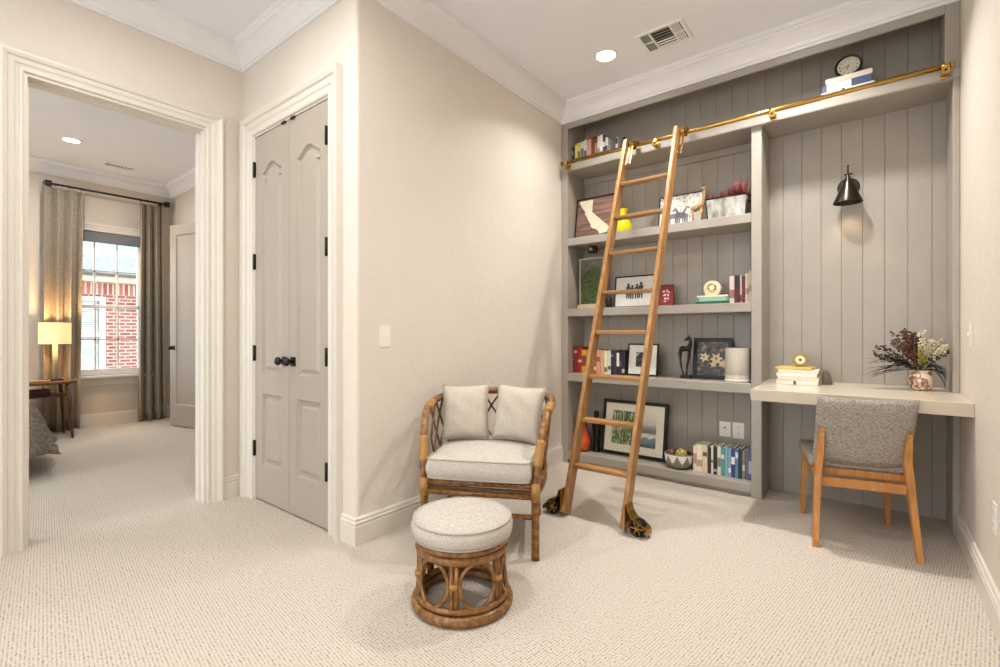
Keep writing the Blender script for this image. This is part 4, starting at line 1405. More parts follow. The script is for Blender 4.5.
book_row([
    ('pale pink', (206, 184, 176), .034, .195, ((150, 100, 96), .2, .5)),
    ('black and dark red', (84, 24, 28), .034, .196, (K_, .55, .98)),
    ('slim pinkish grey', (186, 166, 164), .014, .194, ((90, 30, 34), .05, .3)),
    ('dark red', (104, 34, 36), .018, .19),
    ('speckled beige', (200, 182, 158), .026, .205, ((150, 130, 110), .3, .5)),
    ('tall cream speckled', (214, 200, 178), .024, .225, ((168, 140, 120), .35, .55)),
], -.808, S3, 3.645, 'beside the divider on the third shelf', 'books beside the divider on the third shelf')

# ---- fourth shelf
book_row([
    ('dark red', (124, 26, 26), .040, .225, ((206, 150, 120), .75, .85)),
    ('bright red', (160, 36, 32), .040, .225, ((220, 190, 150), .4, .5)),
    ('golden yellow', (196, 150, 34), .052, .20, ((120, 60, 24), .3, .75)),
    ('deep orange', (176, 84, 34), .044, .205),
    ('orange red', (178, 70, 48), .044, .20, ((226, 190, 160), .15, .3)),
    ('salmon', (206, 146, 112), .038, .205, ((150, 80, 60), .5, .7)),
    ('tan', (200, 168, 120), .032, .20),
    ('cream', (226, 214, 182), .030, .195, ((120, 110, 90), .1, .3)),
    ('white and grey', (210, 208, 196), .030, .20, ((90, 90, 90), .2, .35)),
    ('black', (34, 32, 34), .026, .195, ((120, 120, 120), .75, .85)),
    ('charcoal', (50, 52, 60), .022, .195),
    ('black and white striped', (28, 28, 32), .026, .20, (W_, .35, .9)),
    ('slim black', (38, 36, 40), .020, .19, ((90, 88, 120), .4, .6)),
    ('black and grey', (30, 30, 32), .026, .20, ((180, 178, 170), .1, .25)),
], -2.058, S4, 3.645, 'in the row on the fourth shelf', 'books in the row on the fourth shelf', .15)
f4 = frame_thing('framed_picture', 'black framed square print with a wide pale mat beside the fourth shelf books', 'picture', -1.4595, S4, 3.672, .252, .258, .012, 8, M['black'], .02, .058, (226, 226, 214))
def ink_mat():
    t = NT('ink_print')
    f = t.noise(26, 4)
    t.base(t.ramp(f, [(0.48, rgb(34, 38, 34)), (0.58, rgb(76, 82, 72)), (0.66, rgb(214, 212, 200))]))
    return t.done(0.5)
picture(f4, ink_mat(), .252, .258, .012)
hs = thing('horse_figurine', 'slender black horse figurine on tall thin legs on the fourth shelf', 'figurine', (-1.122, 3.70, S4 + .0006))
MB().box(-.038, .038, -.022, .022, 0, .022, .002).build('base', M['black'], hs)
m = MB()
m.tube(smoothpath([(-.042, 0, .205), (-.025, 0, .222), (.0, 0, .222), (.022, 0, .232), (.032, 0, .262), (.031, 0, .288), (.02, 0, .308)], 4), [.010, .016, .020, .022, .022, .021, .020, .019, .019, .019, .019, .019, .019, .018, .016, .015, .014, .013, .0125, .012, .012, .012, .012, .0115, .011][:25], 12)
m.tube([(.022, 0, .305), (.005, 0, .295), (-.012, 0, .286)], [.012, .009, .006], 10)
for dy in (-.004, .004):
    m.tube([(.022, dy, .312), (.024, dy, .328)], [.004, .001], 6)
m.tube(smoothpath([(-.034, .0, .21), (-.042, 0, .16), (-.036, 0, .09), (-.018, 0, .02)], 4), [.013] + [.010] * 4 + [.0075] * 4 + [.006] * 4, 8)
m.tube(smoothpath([(.026, .0, .225), (.022, 0, .16), (.008, 0, .09), (.002, 0, .02)], 4), [.012] + [.010] * 4 + [.0075] * 4 + [.006] * 4, 8)
m.tube(smoothpath([(-.044, 0, .21), (-.055, 0, .19), (-.053, 0, .165)], 3), [.006, .005, .005, .0045, .004, .003, .002], 6)
m.build('body', M['black'], hs)
cf = frame_thing('framed_picture', 'black framed dark collage with cream flowers leaning behind the white canister', 'picture', -.955, S4, 3.745, .270, .305, .026, 8, M['black'], .022)
def dark_photo():
    t = NT('dark_photo')
    f = t.noise(40, 4)
    t.base(t.ramp(f, [(0.35, rgb(34, 30, 28)), (0.55, rgb(84, 76, 68)), (0.7, rgb(150, 140, 124))]))
    return t.done(0.35)
cp = picture(cf, dark_photo(), .270, .305, .026)
def star(cx, cz, r, n=6, ph=0):
    return [(cx + (r if k % 2 == 0 else r * .5) * math.cos(PI * k / n + ph), cz + (r if k % 2 == 0 else r * .5) * math.sin(PI * k / n + ph)) for k in range(2 * n)]
blobs(cp, 'flowers', [star(-.055, .160, .042, 6, .3), star(.03, .15, .05, 6, .1), star(.075, .115, .036, 5), star(.01, .11, .030, 5, .5)], (222, 206, 164), .0084)
blobs(cp, 'flowers', [star(-.06, .162, .014, 6), star(.028, .152, .016, 6)], (176, 130, 70), .0079)
cn = thing('canister', 'white ceramic cylinder canister at the right end of the fourth shelf', 'canister', (-.757, 3.665, S4 + .0006))
MB().lathe([(0, 0), (.083, 0), (.086, .004), (.086, .014), (.082, .02)], 40).lathe([(0, .0201), (.0815, .0201), (.0825, .05)], 40).build('base', colmat(214, 209, 197, 0.3), cn, smooth=True, sharp=50)
MB().lathe([(0.0, .0502), (.0805, .0502), (.0815, .056), (.0815, .232), (.079, .236), (.066, .236), (.064, .225), (0, .22)], 40).build('body', colmat(192, 184, 168, 0.4), cn, smooth=True, sharp=50)

# ---- bottom shelf
ov_ = thing('vase', 'orange red glass vase in the dark left corner of the bottom shelf', 'vase', (-1.985, 3.67, S5 + .0006))
def glassy():
    t = NT('orange_glass')
    X, Y, Z = t.xyz()
    f = t.math('ADD', t.math('MULTIPLY', Z, 2.4), t.math('MULTIPLY', t.noise(20, 3), .5))
    t.base(t.ramp(f, [(0.2, rgb(120, 30, 18)), (0.45, rgb(214, 92, 26)), (0.75, rgb(170, 40, 34)), (0.95, rgb(60, 18, 22))]))
    return t.done(0.12, 0, 0.7)
MB().lathe([(0, 0), (.045, 0), (.058, .01), (.068, .05), (.066, .10), (.054, .15), (.042, .19), (.034, .23), (.033, .255), (.042, .275), (.036, .275), (.027, .25), (0, .24)], 32).build('body', glassy(), ov_, smooth=True, sharp=50)
MB().lathe([(0, .241), (.022, .241), (.030, .262), (.024, .29), (.010, .31), (0, .315)], 16).build('stopper', colmat(52, 62, 34, .4), ov_, smooth=True)
st = MB().lathe([(0, 0), (.036, 0), (.040, .006), (.026, .02), (.024, .10), (.032, .16), (.038, .22), (.030, .27), (.018, .295), (.024, .315), (.020, .34), (0, .35)], 20).build('figurine', M['black'], loc=(-1.885, 3.735, S5 + .0006), smooth=True, sharp=50)
tag(st, 'slim dark turned figure between the orange vase and the large landscape print', 'figurine')
f5 = frame_thing('framed_picture', 'large black framed landscape print with cream mat on the bottom shelf', 'picture', -1.565, S5, 3.725, .555, .452, .026, 9, M['black'], .022, .062, (226, 220, 202))
def forest_mat():
    t = NT('forest_lake_print')
    X, Y, Z = t.xyz()
    n1 = t.noise(60, 5, t.mapping((1.8, 1, .45)))
    n2 = t.noise(40, 4)
    forest = t.ramp(n1, [(0.36, rgb(44, 64, 34)), (0.52, rgb(104, 126, 72)), (0.64, rgb(206, 206, 180))])
    lake = t.ramp(t.math('ADD', t.math('MULTIPLY', Z, 2.4), t.math('MULTIPLY', n2, .22)), [(0.34, rgb(72, 92, 104)), (0.50, rgb(126, 142, 146)), (0.54, rgb(232, 230, 222)), (0.60, rgb(104, 116, 96)), (0.68, rgb(150, 152, 140)), (0.8, rgb(216, 212, 200))])
    edge = t.math('ADD', t.math('MULTIPLY', X, 9.0), t.math('MULTIPLY', t.math('SUBTRACT', n2, .5), 1.4))
    mk = t.ramp(edge, [(0.0, (0, 0, 0, 1)), (0.25, (1, 1, 1, 1))])
    t.base(t.mix(mk, forest, lake))
    return t.done(0.35)
picture(f5, forest_mat(), .555, .452, .026)
bw_ = thing('bowl', 'grey bowl with a white zigzag holding decorative balls on the bottom shelf', 'bowl', (-1.165, 3.672, S5 + .0006))
prof = [(0, 0), (.060, 0), (.085, .015), (.100, .045), (.104, .105), (.100, .112), (.095, .105), (.090, .045), (.07, .022), (0, .018)]
MB().lathe(prof, 40).build('body', colmat(128, 122, 112, 0.5), bw_, smooth=True, sharp=60)
m = MB()
nz_ = 9
for k in range(nz_):
    a0_, a1_ = 2 * PI * k / nz_, 2 * PI * (k + 1) / nz_
    L_ = []
    for q in range(7):
        a = a0_ + (a1_ - a0_) * q / 6
        L_.append((a, .104 - .074 * (1 - abs(2 * q / 6 - 1))))
    for (a, zb), (b_, zb2) in zip(L_[:-1], L_[1:]):
        def rad(z):
            for (r0, z0), (r1, z1) in zip(prof[2:4] + prof[3:5], prof[3:5] + prof[4:5]):
                pass
            if z < .045: return .085 + (z - .015) / .03 * .015 + .0006
            return .100 + (z - .045) / .06 * .004 + .0006
        vs = []
        for (aa, z) in ((a, zb), (b_, zb2), (b_, .105), (a, .105)):
            vs.append(m.bm.verts.new((rad(z) * math.cos(aa), rad(z) * math.sin(aa), z)))
        mid = []
        if zb < .045 or zb2 < .045:
            for (aa) in (b_, a):
                mid.append(m.bm.verts.new((rad(.045) * math.cos(aa), rad(.045) * math.sin(aa), max(.045, zb2 if aa == b_ else zb) + .0001)))
            m.bm.faces.new((vs[0], vs[1], mid[0], mid[1])); m.bm.faces.new((mid[1], mid[0], vs[2], vs[3]))
        else:
            m.bm.faces.new(vs)
m.build('zigzag_band', colmat(226, 222, 212), bw_)
def ball_mat(a, b):
    t = NT('woven_ball')
    w = t.n('ShaderNodeTexVoronoi'); w.inputs['Scale'].default_value = 60
    t.l(t.coord(), w.inputs['Vector'])
    t.base(t.ramp(w.outputs['Distance'], [(0.2, a), (0.6, b)]))
    t.bump(w.outputs['Distance'], .5, .004)
    return t.done(0.7)
for (dx, dy, z, r, a, b_, txt) in ((-.054, -.018, .098, .036, (150, 84, 58), (92, 46, 32), 'rust brown decorative ball at the left of the zigzag bowl'), (.026, -.034, .110, .042, (206, 182, 110), (140, 116, 60), 'straw yellow decorative ball at the front of the zigzag bowl'), (.056, .026, .096, .026, (110, 60, 48), (58, 34, 30), 'dark brown decorative ball at the right of the zigzag bowl'), (-.018, .044, .10, .033, (130, 70, 50), (80, 44, 34), 'reddish decorative ball at the back of the zigzag bowl')):
    o = MB().sphere((0, 0, 0), r, 20, 14).build('decorative_ball', ball_mat(rgb(*a), rgb(*b_)), loc=(-1.165 + dx, 3.672 + dy, S5 + z))
    tag(o, txt, 'ball', 'decorative balls in the zigzag bowl')
xe = book_row([
    ('cream', (222, 208, 186), .026, .19, ((170, 140, 120), .3, .7)),
    ('wide cream', (226, 212, 188), .040, .20, ((176, 150, 126), .2, .45)),
    ('pale buff', (216, 198, 170), .034, .20, ((110, 90, 70), .6, .75)),
    ('dark brown', (60, 48, 40), .024, .19),
    ('slim white', (214, 210, 200), .015, .205, ((90, 88, 84), .4, .5)),
    ('black', (36, 34, 34), .026, .20, ((160, 158, 150), .1, .2)),
    ('off-white and sage', (206, 202, 180), .026, .205, ((120, 120, 100), .3, .6)),
    ('teal', (84, 140, 142), .024, .20, ((200, 214, 206), .6, .75)),
    ('pale turquoise', (120, 166, 168), .022, .205),
    ('light blue', (130, 158, 190), .020, .205, ((220, 224, 226), .15, .3)),
    ('navy and white', (52, 66, 112), .026, .205, (W_, .45, .7)),
    ('mid blue', (92, 122, 158), .022, .20, ((200, 206, 210), .7, .9)),
    ('black green', (34, 48, 44), .022, .205),
    ('grey', (120, 118, 112), .020, .20, ((190, 186, 176), .3, .5)),
    ('slate green', (96, 106, 98), .018, .21),
    ('violet patterned', (92, 84, 136), .024, .22, ((170, 164, 196), .2, .6)),
], -1.052, S5, 3.640, 'in the row on the bottom shelf', 'books in the row on the bottom shelf', .16)

# ================================================================ OUTLETS AND SWITCHES
def plate(name, label, cat, loc, rz, kind, w=.075, h=.116):
    t = thing(name, label, cat, loc, (0, 0, rz))
    MB().box(-w / 2, w / 2, -.005, -.0004, -h / 2, h / 2, .002).build('cover_plate', M['white_plastic'], t)
    if kind == 'outlet':
        for dz in (-.024, .024):
            s = MB().prism(ell(0, dz, .017, .0155, 20), -.0065, -.005, lambda u, v, q: (u, q, v)).build('socket', M['white_plastic'], t)
            m = MB()
            for dx in (-.006, .006):
                m.box(dx - .001, dx + .001, -.0069, -.0064, dz - .001, dz + .007)
            m.cyl((0, -.0069, dz - .007), (0, -.0064, dz - .007), .0024, 8)
            m.build('slots', M['dark'], s)
    elif kind == 'cable':
        MB().cyl((0, -.014, .012), (0, -.005, .012), .006, 12).build('jack', M['bronze'], t)
        MB().box(-.02, .02, -.0058, -.005, -.035, -.02).build('blank_insert', M['white_plastic'], t)
    else:
        MB().box(-.005, .005, -.016, -.005, -.004, .012, .0015).build('toggle', M['white_plastic'], t)
    return t
plate('wall_outlet', 'white cable outlet plate on the bookcase back, left of the pair', 'outlet', (-.884, YB, .388), 0, 'cable', .078, .112)
plate('wall_outlet', 'white double socket on the bookcase back, right of the pair', 'outlet', (-.793, YB, .388), 0, 'outlet', .078, .118)
plate('light_switch', 'white toggle light switch on the beige wall left of the armchair', 'switch', (XB, 1.672, 1.092), R(90), 'switch')
plate('light_switch', 'white toggle light switch on the right wall beyond the desk edge', 'switch', (XR, 3.185, 1.10), R(-90), 'switch')
plate('wall_outlet', 'white double socket low on the right wall', 'outlet', (XR, 2.60, .40), R(-90), 'outlet')

# ================================================================ WALL SCONCE
sc = thing('wall_sconce', 'dark bronze cone wall sconce above the desk', 'wall lamp', (-.135, YB, 2.062))
m = MB(); m.merge(MB().lathe([(0, 0), (.060, 0), (.060, .008), (.054, .014), (0, .016)], 32), Matrix.Rotation(R(90), 4, 'X'))
m.build('backplate', M['bronze'], sc, smooth=True, sharp=40)
m = MB()
m.tube(smoothpath([(0, -.014, 0), (0, -.05, .02), (0, -.075, .065)], 5), .006, 10)
m.sphere((0, -.075, .068), .010, 12, 8)
m.cyl((-.020, -.075, .068), (.024, -.075, .068), .0045, 10)
m.tube([(0, -.075, .068), (0, -.078, .115), (0, -.078, .125)], [.005, .004, .007], 10)
m.build('arm', M['bronze'], sc)
m = MB()
m.merge(MB().lathe([(.0, .098), (.010, .098), (.014, .085), (.022, .065), (.078, -.068), (.080, -.076), (.077, -.076), (.020, .058), (0, .06)], 36), Matrix.Translation((0, -.080, -.040)))
m.build('shade', M['bronze'], sc, smooth=True, sharp=40)
MB().sphere((0, -.080, -.070), .024, 16, 10).build('bulb', emit('bulb_glow', (1, .86, .66, 1), 3.0), sc)

# ================================================================ ON THE DESK
DZT = .784
g = 'white books stacked at the left end of the desk'
for i, (c, w, h, d, dx, rz) in enumerate((((232, 224, 212), .026, .225, .19, .0, 0), ((226, 214, 200), .022, .222, .19, .002, R(2)), ((234, 228, 216), .020, .218, .185, -.002, R(-1)), ((228, 218, 204), .021, .216, .18, .004, R(1)))):
    z = DZT + (0, .0272, .0502, .0714)[i]
    pos = ('at the bottom of', 'second from the bottom of', 'third from the bottom of', 'fourth from the bottom of')[i]
    flat_book(c, w, h, d, (-.385 + dx, 3.60, z), 'white covered book %s the stack on the desk' % pos, g, rz, ((90, 84, 80), .42, .48) if i == 0 else None)
flat_book((214, 180, 100), .014, .20, .17, (-.40, 3.60, DZT + .0936), 'thin golden yellow book on top of the white stack on the desk', None, R(-4))
gc = thing('clock', 'small gold gear-like clock on the white book stack on the desk', 'clock', (-.375, 3.59, DZT + .1085), R(4))
m = MB()
teeth = []
for k in range(36):
    a = 2 * PI * k / 36
    r = .046 if k % 3 else .040
    teeth.append((r * math.cos(a), .046 + r * math.sin(a)))
m.prism(teeth, -.012, .022, lambda u, v, t: (u, t, v), .001)
m.box(-.03, .03, -.012, .022, 0, .008, .001)
m.build('case', plain('antique_gold', rgb(150, 122, 62), .35, .8, .2, 60), gc)
m = MB(); m.merge(MB().lathe([(0, 0), (.027, 0), (.027, .003), (0, .003)], 24, smooth=False), Matrix.Translation((0, -.0121, .046)) @ Matrix.Rotation(R(90), 4, 'X'))
fd = m.build('dial', colmat(232, 224, 196), gc)
m = MB(); m.merge(MB().lathe([(0, 0), (.008, 0), (.008, .002), (0, .002)], 12, smooth=False), Matrix.Translation((0, -.0152, .046)) @ Matrix.Rotation(R(90), 4, 'X'))
m.bar((0, -.016, .046), (.012, -.016, .056), .002, .001).bar((0, -.016, .046), (-.014, -.016, .05), .002, .001)
m.build('hands', M['bronze'], fd)
be = thing('bookend', 'small dark carved bookend at the right of the white book stack', 'bookend', (-.245, 3.665, DZT + .0005))
MB().prism([(-.018, 0), (.036, 0), (.030, .03), (.014, .075), (.002, .085), (-.012, .085), (-.018, .06)], -.04, .04, lambda u, v, t: (u, t, v), .004).build('block', wood('dark_carved', rgb(70, 58, 44), rgb(112, 96, 74)), be)

pt_ = thing('plant_vase', 'cream and brown patterned vase of dark leaves and dried flowers on the desk', 'plant', (.205, 3.60, DZT + .0006))
def vase_mat():
    t = NT('patterned_vase')
    f = t.noise(16, 3, t.mapping((1, 1, .8), loc=(2.3, 1.1, .4)))
    t.base(t.ramp(f, [(0.42, rgb(222, 208, 190)), (0.48, rgb(166, 116, 90)), (0.51, rgb(96, 60, 48)), (0.54, rgb(214, 192, 170)), (0.8, rgb(226, 214, 198))]))
    return t.done(0.3)
MB().lathe([(0, 0), (.032, 0), (.045, .012), (.056, .045), (.056, .07), (.048, .092), (.044, .102), (.050, .114), (.046, .114), (.038, .10), (0, .095)], 36).build('vase', vase_mat(), pt_, smooth=True, sharp=50)
rnd = random.Random(11)
def leaf(m, p0, d, L, w, droop):
    n = 6
    side = d.cross(Vector((0, 0, 1))).normalized()
    A, B = [], []
    for k in range(n + 1):
        t_ = k / n
        p = p0 + d * (L * t_) + Vector((0, 0, -droop * t_ * t_))
        ww = w * math.sin(PI * min(1, t_ * .92 + .08)) ** .8
        A.append(m.bm.verts.new(p - side * ww)); B.append(m.bm.verts.new(p + side * ww))
        if k == n // 2: pass
    for q_ in A + B:
        if q_.co.x > .10: q_.co.x = .10 + (q_.co.x - .10) * .25
    for k in range(n):
        m.bm.faces.new((A[k], A[k + 1], B[k + 1], B[k])).smooth = True
dk_leaf = plain('dark_leaf', rgb(44, 48, 38), .45, 0, .3, 40)
m = MB()
for sidea in ((170, 200), (185, 215), (160, 185), (175, 195), (190, 220), (5, -15), (-10, -30), (15, 0), (-5, -20), (20, 5), (180, 205), (-20, -35), (165, 190), (175, 210), (10, -25), (0, -40)):
    a = R(rnd.uniform(*sorted(sidea)))
    el = rnd.uniform(.15, .75)
    d = Vector((math.cos(a) * math.cos(el), math.sin(a) * math.cos(el) * .6 - .12, math.sin(el)))
    L = rnd.uniform(.15, .24)
    if math.cos(a) > 0: L *= .46
    stem = Vector((0, 0, .11))
    m.tube([stem, stem + d * .05], .002, 5)
    for q in range(3):
        dd = (d + Vector((rnd.uniform(-.25, .25), rnd.uniform(-.2, .2), rnd.uniform(-.25, .2)))).normalized()
        leaf(m, stem + d * .04, dd, L, .011, rnd.uniform(.05, .12))
sol = m.build('dark_leaves', dk_leaf, pt_)
md = sol.modifiers.new('thickness', 'SOLIDIFY'); md.thickness = .0012
def spray(name, mat, n, amean, aspr, Lr, blob, dens, zsc=1.0):
    m = MB()
    for q in range(n):
        a = R(rnd.gauss(amean, aspr))
        d = Vector((math.cos(a), rnd.uniform(-.35, .25), math.sin(a))).normalized()
        L = rnd.uniform(*Lr)
        p0 = Vector((rnd.uniform(-.02, .02), rnd.uniform(-.02, .02), .10))
        pts = [p0, p0 + d * L * .5 + Vector((0, 0, .01)), p0 + d * L + Vector((rnd.uniform(-.02, .02), 0, 0))]
        P_ = smoothpath(pts, 6)
        m.tube(P_, .0016, 5)
        for p in P_[5:]:
            for z in range(dens):
                c = p + Vector((rnd.uniform(-1, 1), rnd.uniform(-1, 1), rnd.uniform(-1, 1))) * blob * 2.2
                c.x = min(c.x, .112)
                m.sphere(c, blob * rnd.uniform(.6, 1.1), 6, 4)
    for q_ in m.bm.verts:
        if q_.co.x > .118: q_.co.x = .118
    return m.build(name, mat, pt_)
spray('brown_blooms', plain('dried_brown', rgb(92, 58, 44), .8, 0, .35, 90), 16, 112, 16, (.15, .26), .0065, 5)
spray('pale_sprig', plain('pale_sprig', rgb(214, 206, 176), .8, 0, .15, 90), 3, 78, 4, (.17, .23), .0065, 5)
spray('pale_sprig', plain('pale_sprig_right', rgb(196, 184, 154), .8, 0, .2, 90), 4, 58, 5, (.15, .20), .0065, 5)
spray('green_sprig', plain('olive_sprig', rgb(148, 140, 62), .8, 0, .2, 90), 5, 98, 7, (.09, .16), .0065, 5)
spray('dark_twigs', plain('dark_twig', rgb(54, 46, 42), .8, 0, .3, 90), 7, 142, 9, (.18, .26), .0045, 4)
spray('dark_twigs', plain('dark_twig_right', rgb(58, 56, 44), .8, 0, .3, 90), 4, 50, 6, (.13, .17), .0055, 4)

# ================================================================ CEILING FITTINGS
def downlight_and_fill(x, y, label, group, z=ZC):
    t = thing('recessed_light', label, 'ceiling light', (x, y, z), 0, group)
    MB().lathe([(.062, -.001), (.085, -.001), (.088, -.004), (.085, -.008), (.066, -.009), (.062, -.004)], 36).build('trim_ring', M['white_paint'], t, smooth=True, sharp=50)
    MB().lathe([(0, -.0035), (.0618, -.0035), (.0618, -.0015), (0, -.0015)], 32, smooth=False).build('lens', M['lamp_glow'], t)
    return t
def air_vent(label, loc, w, h, group=None, simple=False):
    t = thing('air_vent', label, 'vent', loc)
    m = MB()
    fr_ = .022
    for (a, b_, c, d) in ((-w / 2, w / 2, -h / 2, -h / 2 + fr_), (-w / 2, w / 2, h / 2 - fr_, h / 2), (-w / 2, -w / 2 + fr_, -h / 2 + fr_, h / 2 - fr_), (w / 2 - fr_, w / 2, -h / 2 + fr_, h / 2 - fr_)):
        m.box(a, b_, c, d, -.012, -.001, .002, 1)
    m.build('frame', M['white_paint'], t)
    MB().box(-w / 2 + fr_, w / 2 - fr_, -h / 2 + fr_, h / 2 - fr_, -.003, -.001).build('backing', M['dark'], t)
    m = MB()
    q = w / 4 - .01
    # centre field of long slats, end fields of short crosswise slats
    m.box(-q - .004, -q + .004, -h / 2 + fr_, h / 2 - fr_, -.011, -.003).box(q - .004, q + .004, -h / 2 + fr_, h / 2 - fr_, -.011, -.003)
    m.box(-w / 2 + fr_, -q, -.004, .004, -.011, -.003).box(q, w / 2 - fr_, -.004, .004, -.011, -.003)
    n = 7
    for k in range(n):
        y = -h / 2 + fr_ + (h - 2 * fr_) * (k + .5) / n
        m.rbox(Matrix.Translation((0, y, -.0075)) @ Matrix.Rotation(R(30 if k < n / 2 else -30), 4, 'X'), 2 * q, .010, .0012)
    for s in (-1, 1):
        k = 0
        x = q + .01
        while x < w / 2 - fr_ - .004:
            m.rbox(Matrix.Translation((s * x, 0, -.0075)) @ Matrix.Rotation(R(-38 * s), 4, 'Y'), .010, h - 2 * fr_, .0012)
            x += .0135
    m.build('louver', M['white_paint'], t)
    return t
air_vent('white rectangular ceiling vent beside the recessed light over the bookcase', (-1.08, 3.105, ZC), .30, .25)
air_vent('small white ceiling vent in the bedroom near the curtain rod', (-6.87, 1.60, ZC), .17, .30)
downlight_and_fill(-1.473, 3.063, 'lit recessed ceiling light beside the vent in front of the bookcase', 'recessed ceiling lights')
downlight_and_fill(-.42, 3.063, 'lit recessed ceiling light above the desk, above the frame of the photo', 'recessed ceiling lights')
downlight_and_fill(-1.473, .75, 'unseen recessed ceiling light added nearer the camera as fill', 'recessed ceiling lights')  # out of view, added to fill the room from behind
downlight_and_fill(-2.42, .62, 'lit recessed ceiling light before the closet door, above the photo', 'recessed ceiling lights')
downlight_and_fill(-.42, .75, 'unseen recessed ceiling light added above the camera as fill', 'recessed ceiling lights')  # second unseen fitting added for fill
downlight_and_fill(-6.33, 1.085, 'lit recessed ceiling light in the bedroom', 'recessed ceiling lights')

# ================================================================ BEDROOM
rod = thing('curtain_rod', 'black curtain rod with square ends above the bedroom window', 'curtain rod', (XWIN + .11, 1.60, 2.785))
MB().tube([(0, -.535, 0), (0, .565, 0)], .0125, 12).build('rod', M['black'], rod)
for s in (-1, 1):
    ey = .555 if s < 0 else .578
    MB().box(-.03, .03, s * ey - .028, s * ey + .028, -.03, .03, .004).build('finial', plain('rod_end_black', rgb(24, 22, 20), .7), rod)
    m = MB().box(-.109, .0, s * .53 - .006, s * .53 + .006, -.008, .008).box(-.1095, -.10, s * .53 - .02, s * .53 + .02, -.03, .03)
    m.build('bracket', M['black'], rod)
def curtain(label, y0t, y1t, y0b, y1b, folds, seedv):
    t = thing('curtain', label, 'curtain', (XWIN + .11, (y0t + y1t) / 2, .0), 0, 'curtains at the bedroom window')
    r_ = random.Random(seedv)
    ph = [r_.uniform(-.35, .35) for _ in range(folds * 2 + 3)]
    m = MB(); bm = m.bm
    n, k = folds * 14, 26
    G_ = []
    yc = (y0t + y1t) / 2
    for jx in range(k + 1):
        v = jx / k
        z = .012 + 2.735 * v
        row = []
        for i in range(n + 1):
            u = i / n
            q = u * folds
            wob = ph[int(q)] * (1 - (q % 1)) + ph[int(q) + 1] * (q % 1)
            amp = .062 * (1.0 - .35 * v) * (1 + .35 * wob)
            x = amp * math.sin(2 * PI * (q + .18 * wob * (1 - v))) + .012 * math.sin(4 * PI * q + wob)
            ya = y0b + (y1b - y0b) * u; yb = y0t + (y1t - y0t) * u
            y = ya + (yb - ya) * min(1, v * 1.15) + .010 * math.sin(4 * PI * q + 1.2) - yc
            row.append(bm.verts.new((x, y, z)))
        G_.append(row)
    for jx in range(k):
        for i in range(n):
            bm.faces.new((G_[jx][i], G_[jx][i + 1], G_[jx + 1][i + 1], G_[jx + 1][i])).smooth = True
    o = m.build('panel', M['curtain'], t)
    sd = o.modifiers.new('cloth', 'SOLIDIFY'); sd.thickness = .004
    for i in range(folds + 1):
        y = y0t + (y1t - y0t) * i / folds - yc
        y = max(min(y, y1t - yc - .01), y0t - yc + .01)
        MB().tube([(.020 * math.cos(a), y, 2.785 + .020 * math.sin(a) - .004) for a in [2 * PI * q / 16 for q in range(16)]], .0028, 6, closed=True).build('ring', M['black'], t)
    return t
curtain('grey linen curtain left of the bedroom window, lit by the lamp', 0.995, 1.335, 0.985, 1.30, 3, 5)
curtain('grey linen curtain right of the bedroom window beside the ajar door', 1.885, 2.125, 1.86, 2.145, 3, 9)

ns = thing('nightstand', 'dark walnut oval nightstand on thin legs beside the bed', 'nightstand', (-6.88, .935, 0))
MB().prism(ell(0, 0, .27, .285, 40), .578, .602, bev=.006).build('top', M['walnut'], ns)
MB().prism(ell(-.02, -.01, .20, .22, 36), .44, .456).build('shelf', M['walnut'], ns)
for (x, y) in ((.20, .20), (-.20, .20), (.20, -.20), (-.20, -.20)):
    MB().tube([(x * 1.08, y * 1.08, 0), (x, y, .40), (x * .9, y * .9, .577)], [.011, .018, .020], 12).build('leg', M['walnut'], ns)
for (sx, sy) in ((1, 1), (-1, 1), (1, -1), (-1, -1)):
    MB().bar((sx * .195, sy * .195, .448), (sx * .12, sy * .12, .448), .02, .014).build('shelf_support', M['walnut'], ns)
lp = thing('table_lamp', 'lit table lamp with a cream drum shade on the walnut nightstand', 'lamp', (-6.97, 1.06, .6025))
MB().box(-.065, .065, -.065, .065, 0, .012, .002).build('base', M['bronze'], lp)
m = MB().tube([(0, 0, .012), (0, 0, .40)], .022, 16)
m.build('stem', plain('lamp_stem_glass', rgb(190, 176, 150), .15, 0, .05), lp)
MB().cyl((0, 0, .40), (0, 0, .47), .010, 12).sphere((0, 0, .50), .028, 12, 8).build('socket', M['brass'], lp)
MB().lathe([(.132, .392), (.132, .622), (.129, .622), (.129, .392), (.132, .392)], 40).build('shade', M['shade'], lp, smooth=True, sharp=50)
MB().tube([(-.13, 0, .60), (.13, 0, .60)], .002, 6).tube([(0, -.13, .60), (0, .13, .60)], .002, 6).cyl((0, 0, .50), (0, 0, .60), .003, 6).build('spider', M['brass'], lp)
flat_book((150, 120, 90), .020, .17, .12, (-6.75, .905, .602), 'tan book lying on the walnut nightstand top', None, R(80))
flat_book((40, 38, 36), .028, .19, .13, (-6.92, .745, .602), 'dark book lying on the nightstand top at its left', None, R(95))
flat_book((72, 60, 76), .030, .22, .15, (-6.92, .90, .456), 'dark plum book at the bottom of the pile on the nightstand shelf', 'books on the nightstand shelf', R(88))
flat_book((130, 66, 52), .026, .21, .145, (-6.93, .90, .487), 'rust red book on top of the pile on the nightstand shelf', 'books on the nightstand shelf', R(92))

bed = thing('bed', 'bed under a rumpled grey quilt at the left edge of the bedroom doorway', 'bed', (-6.13, -.25, 0))
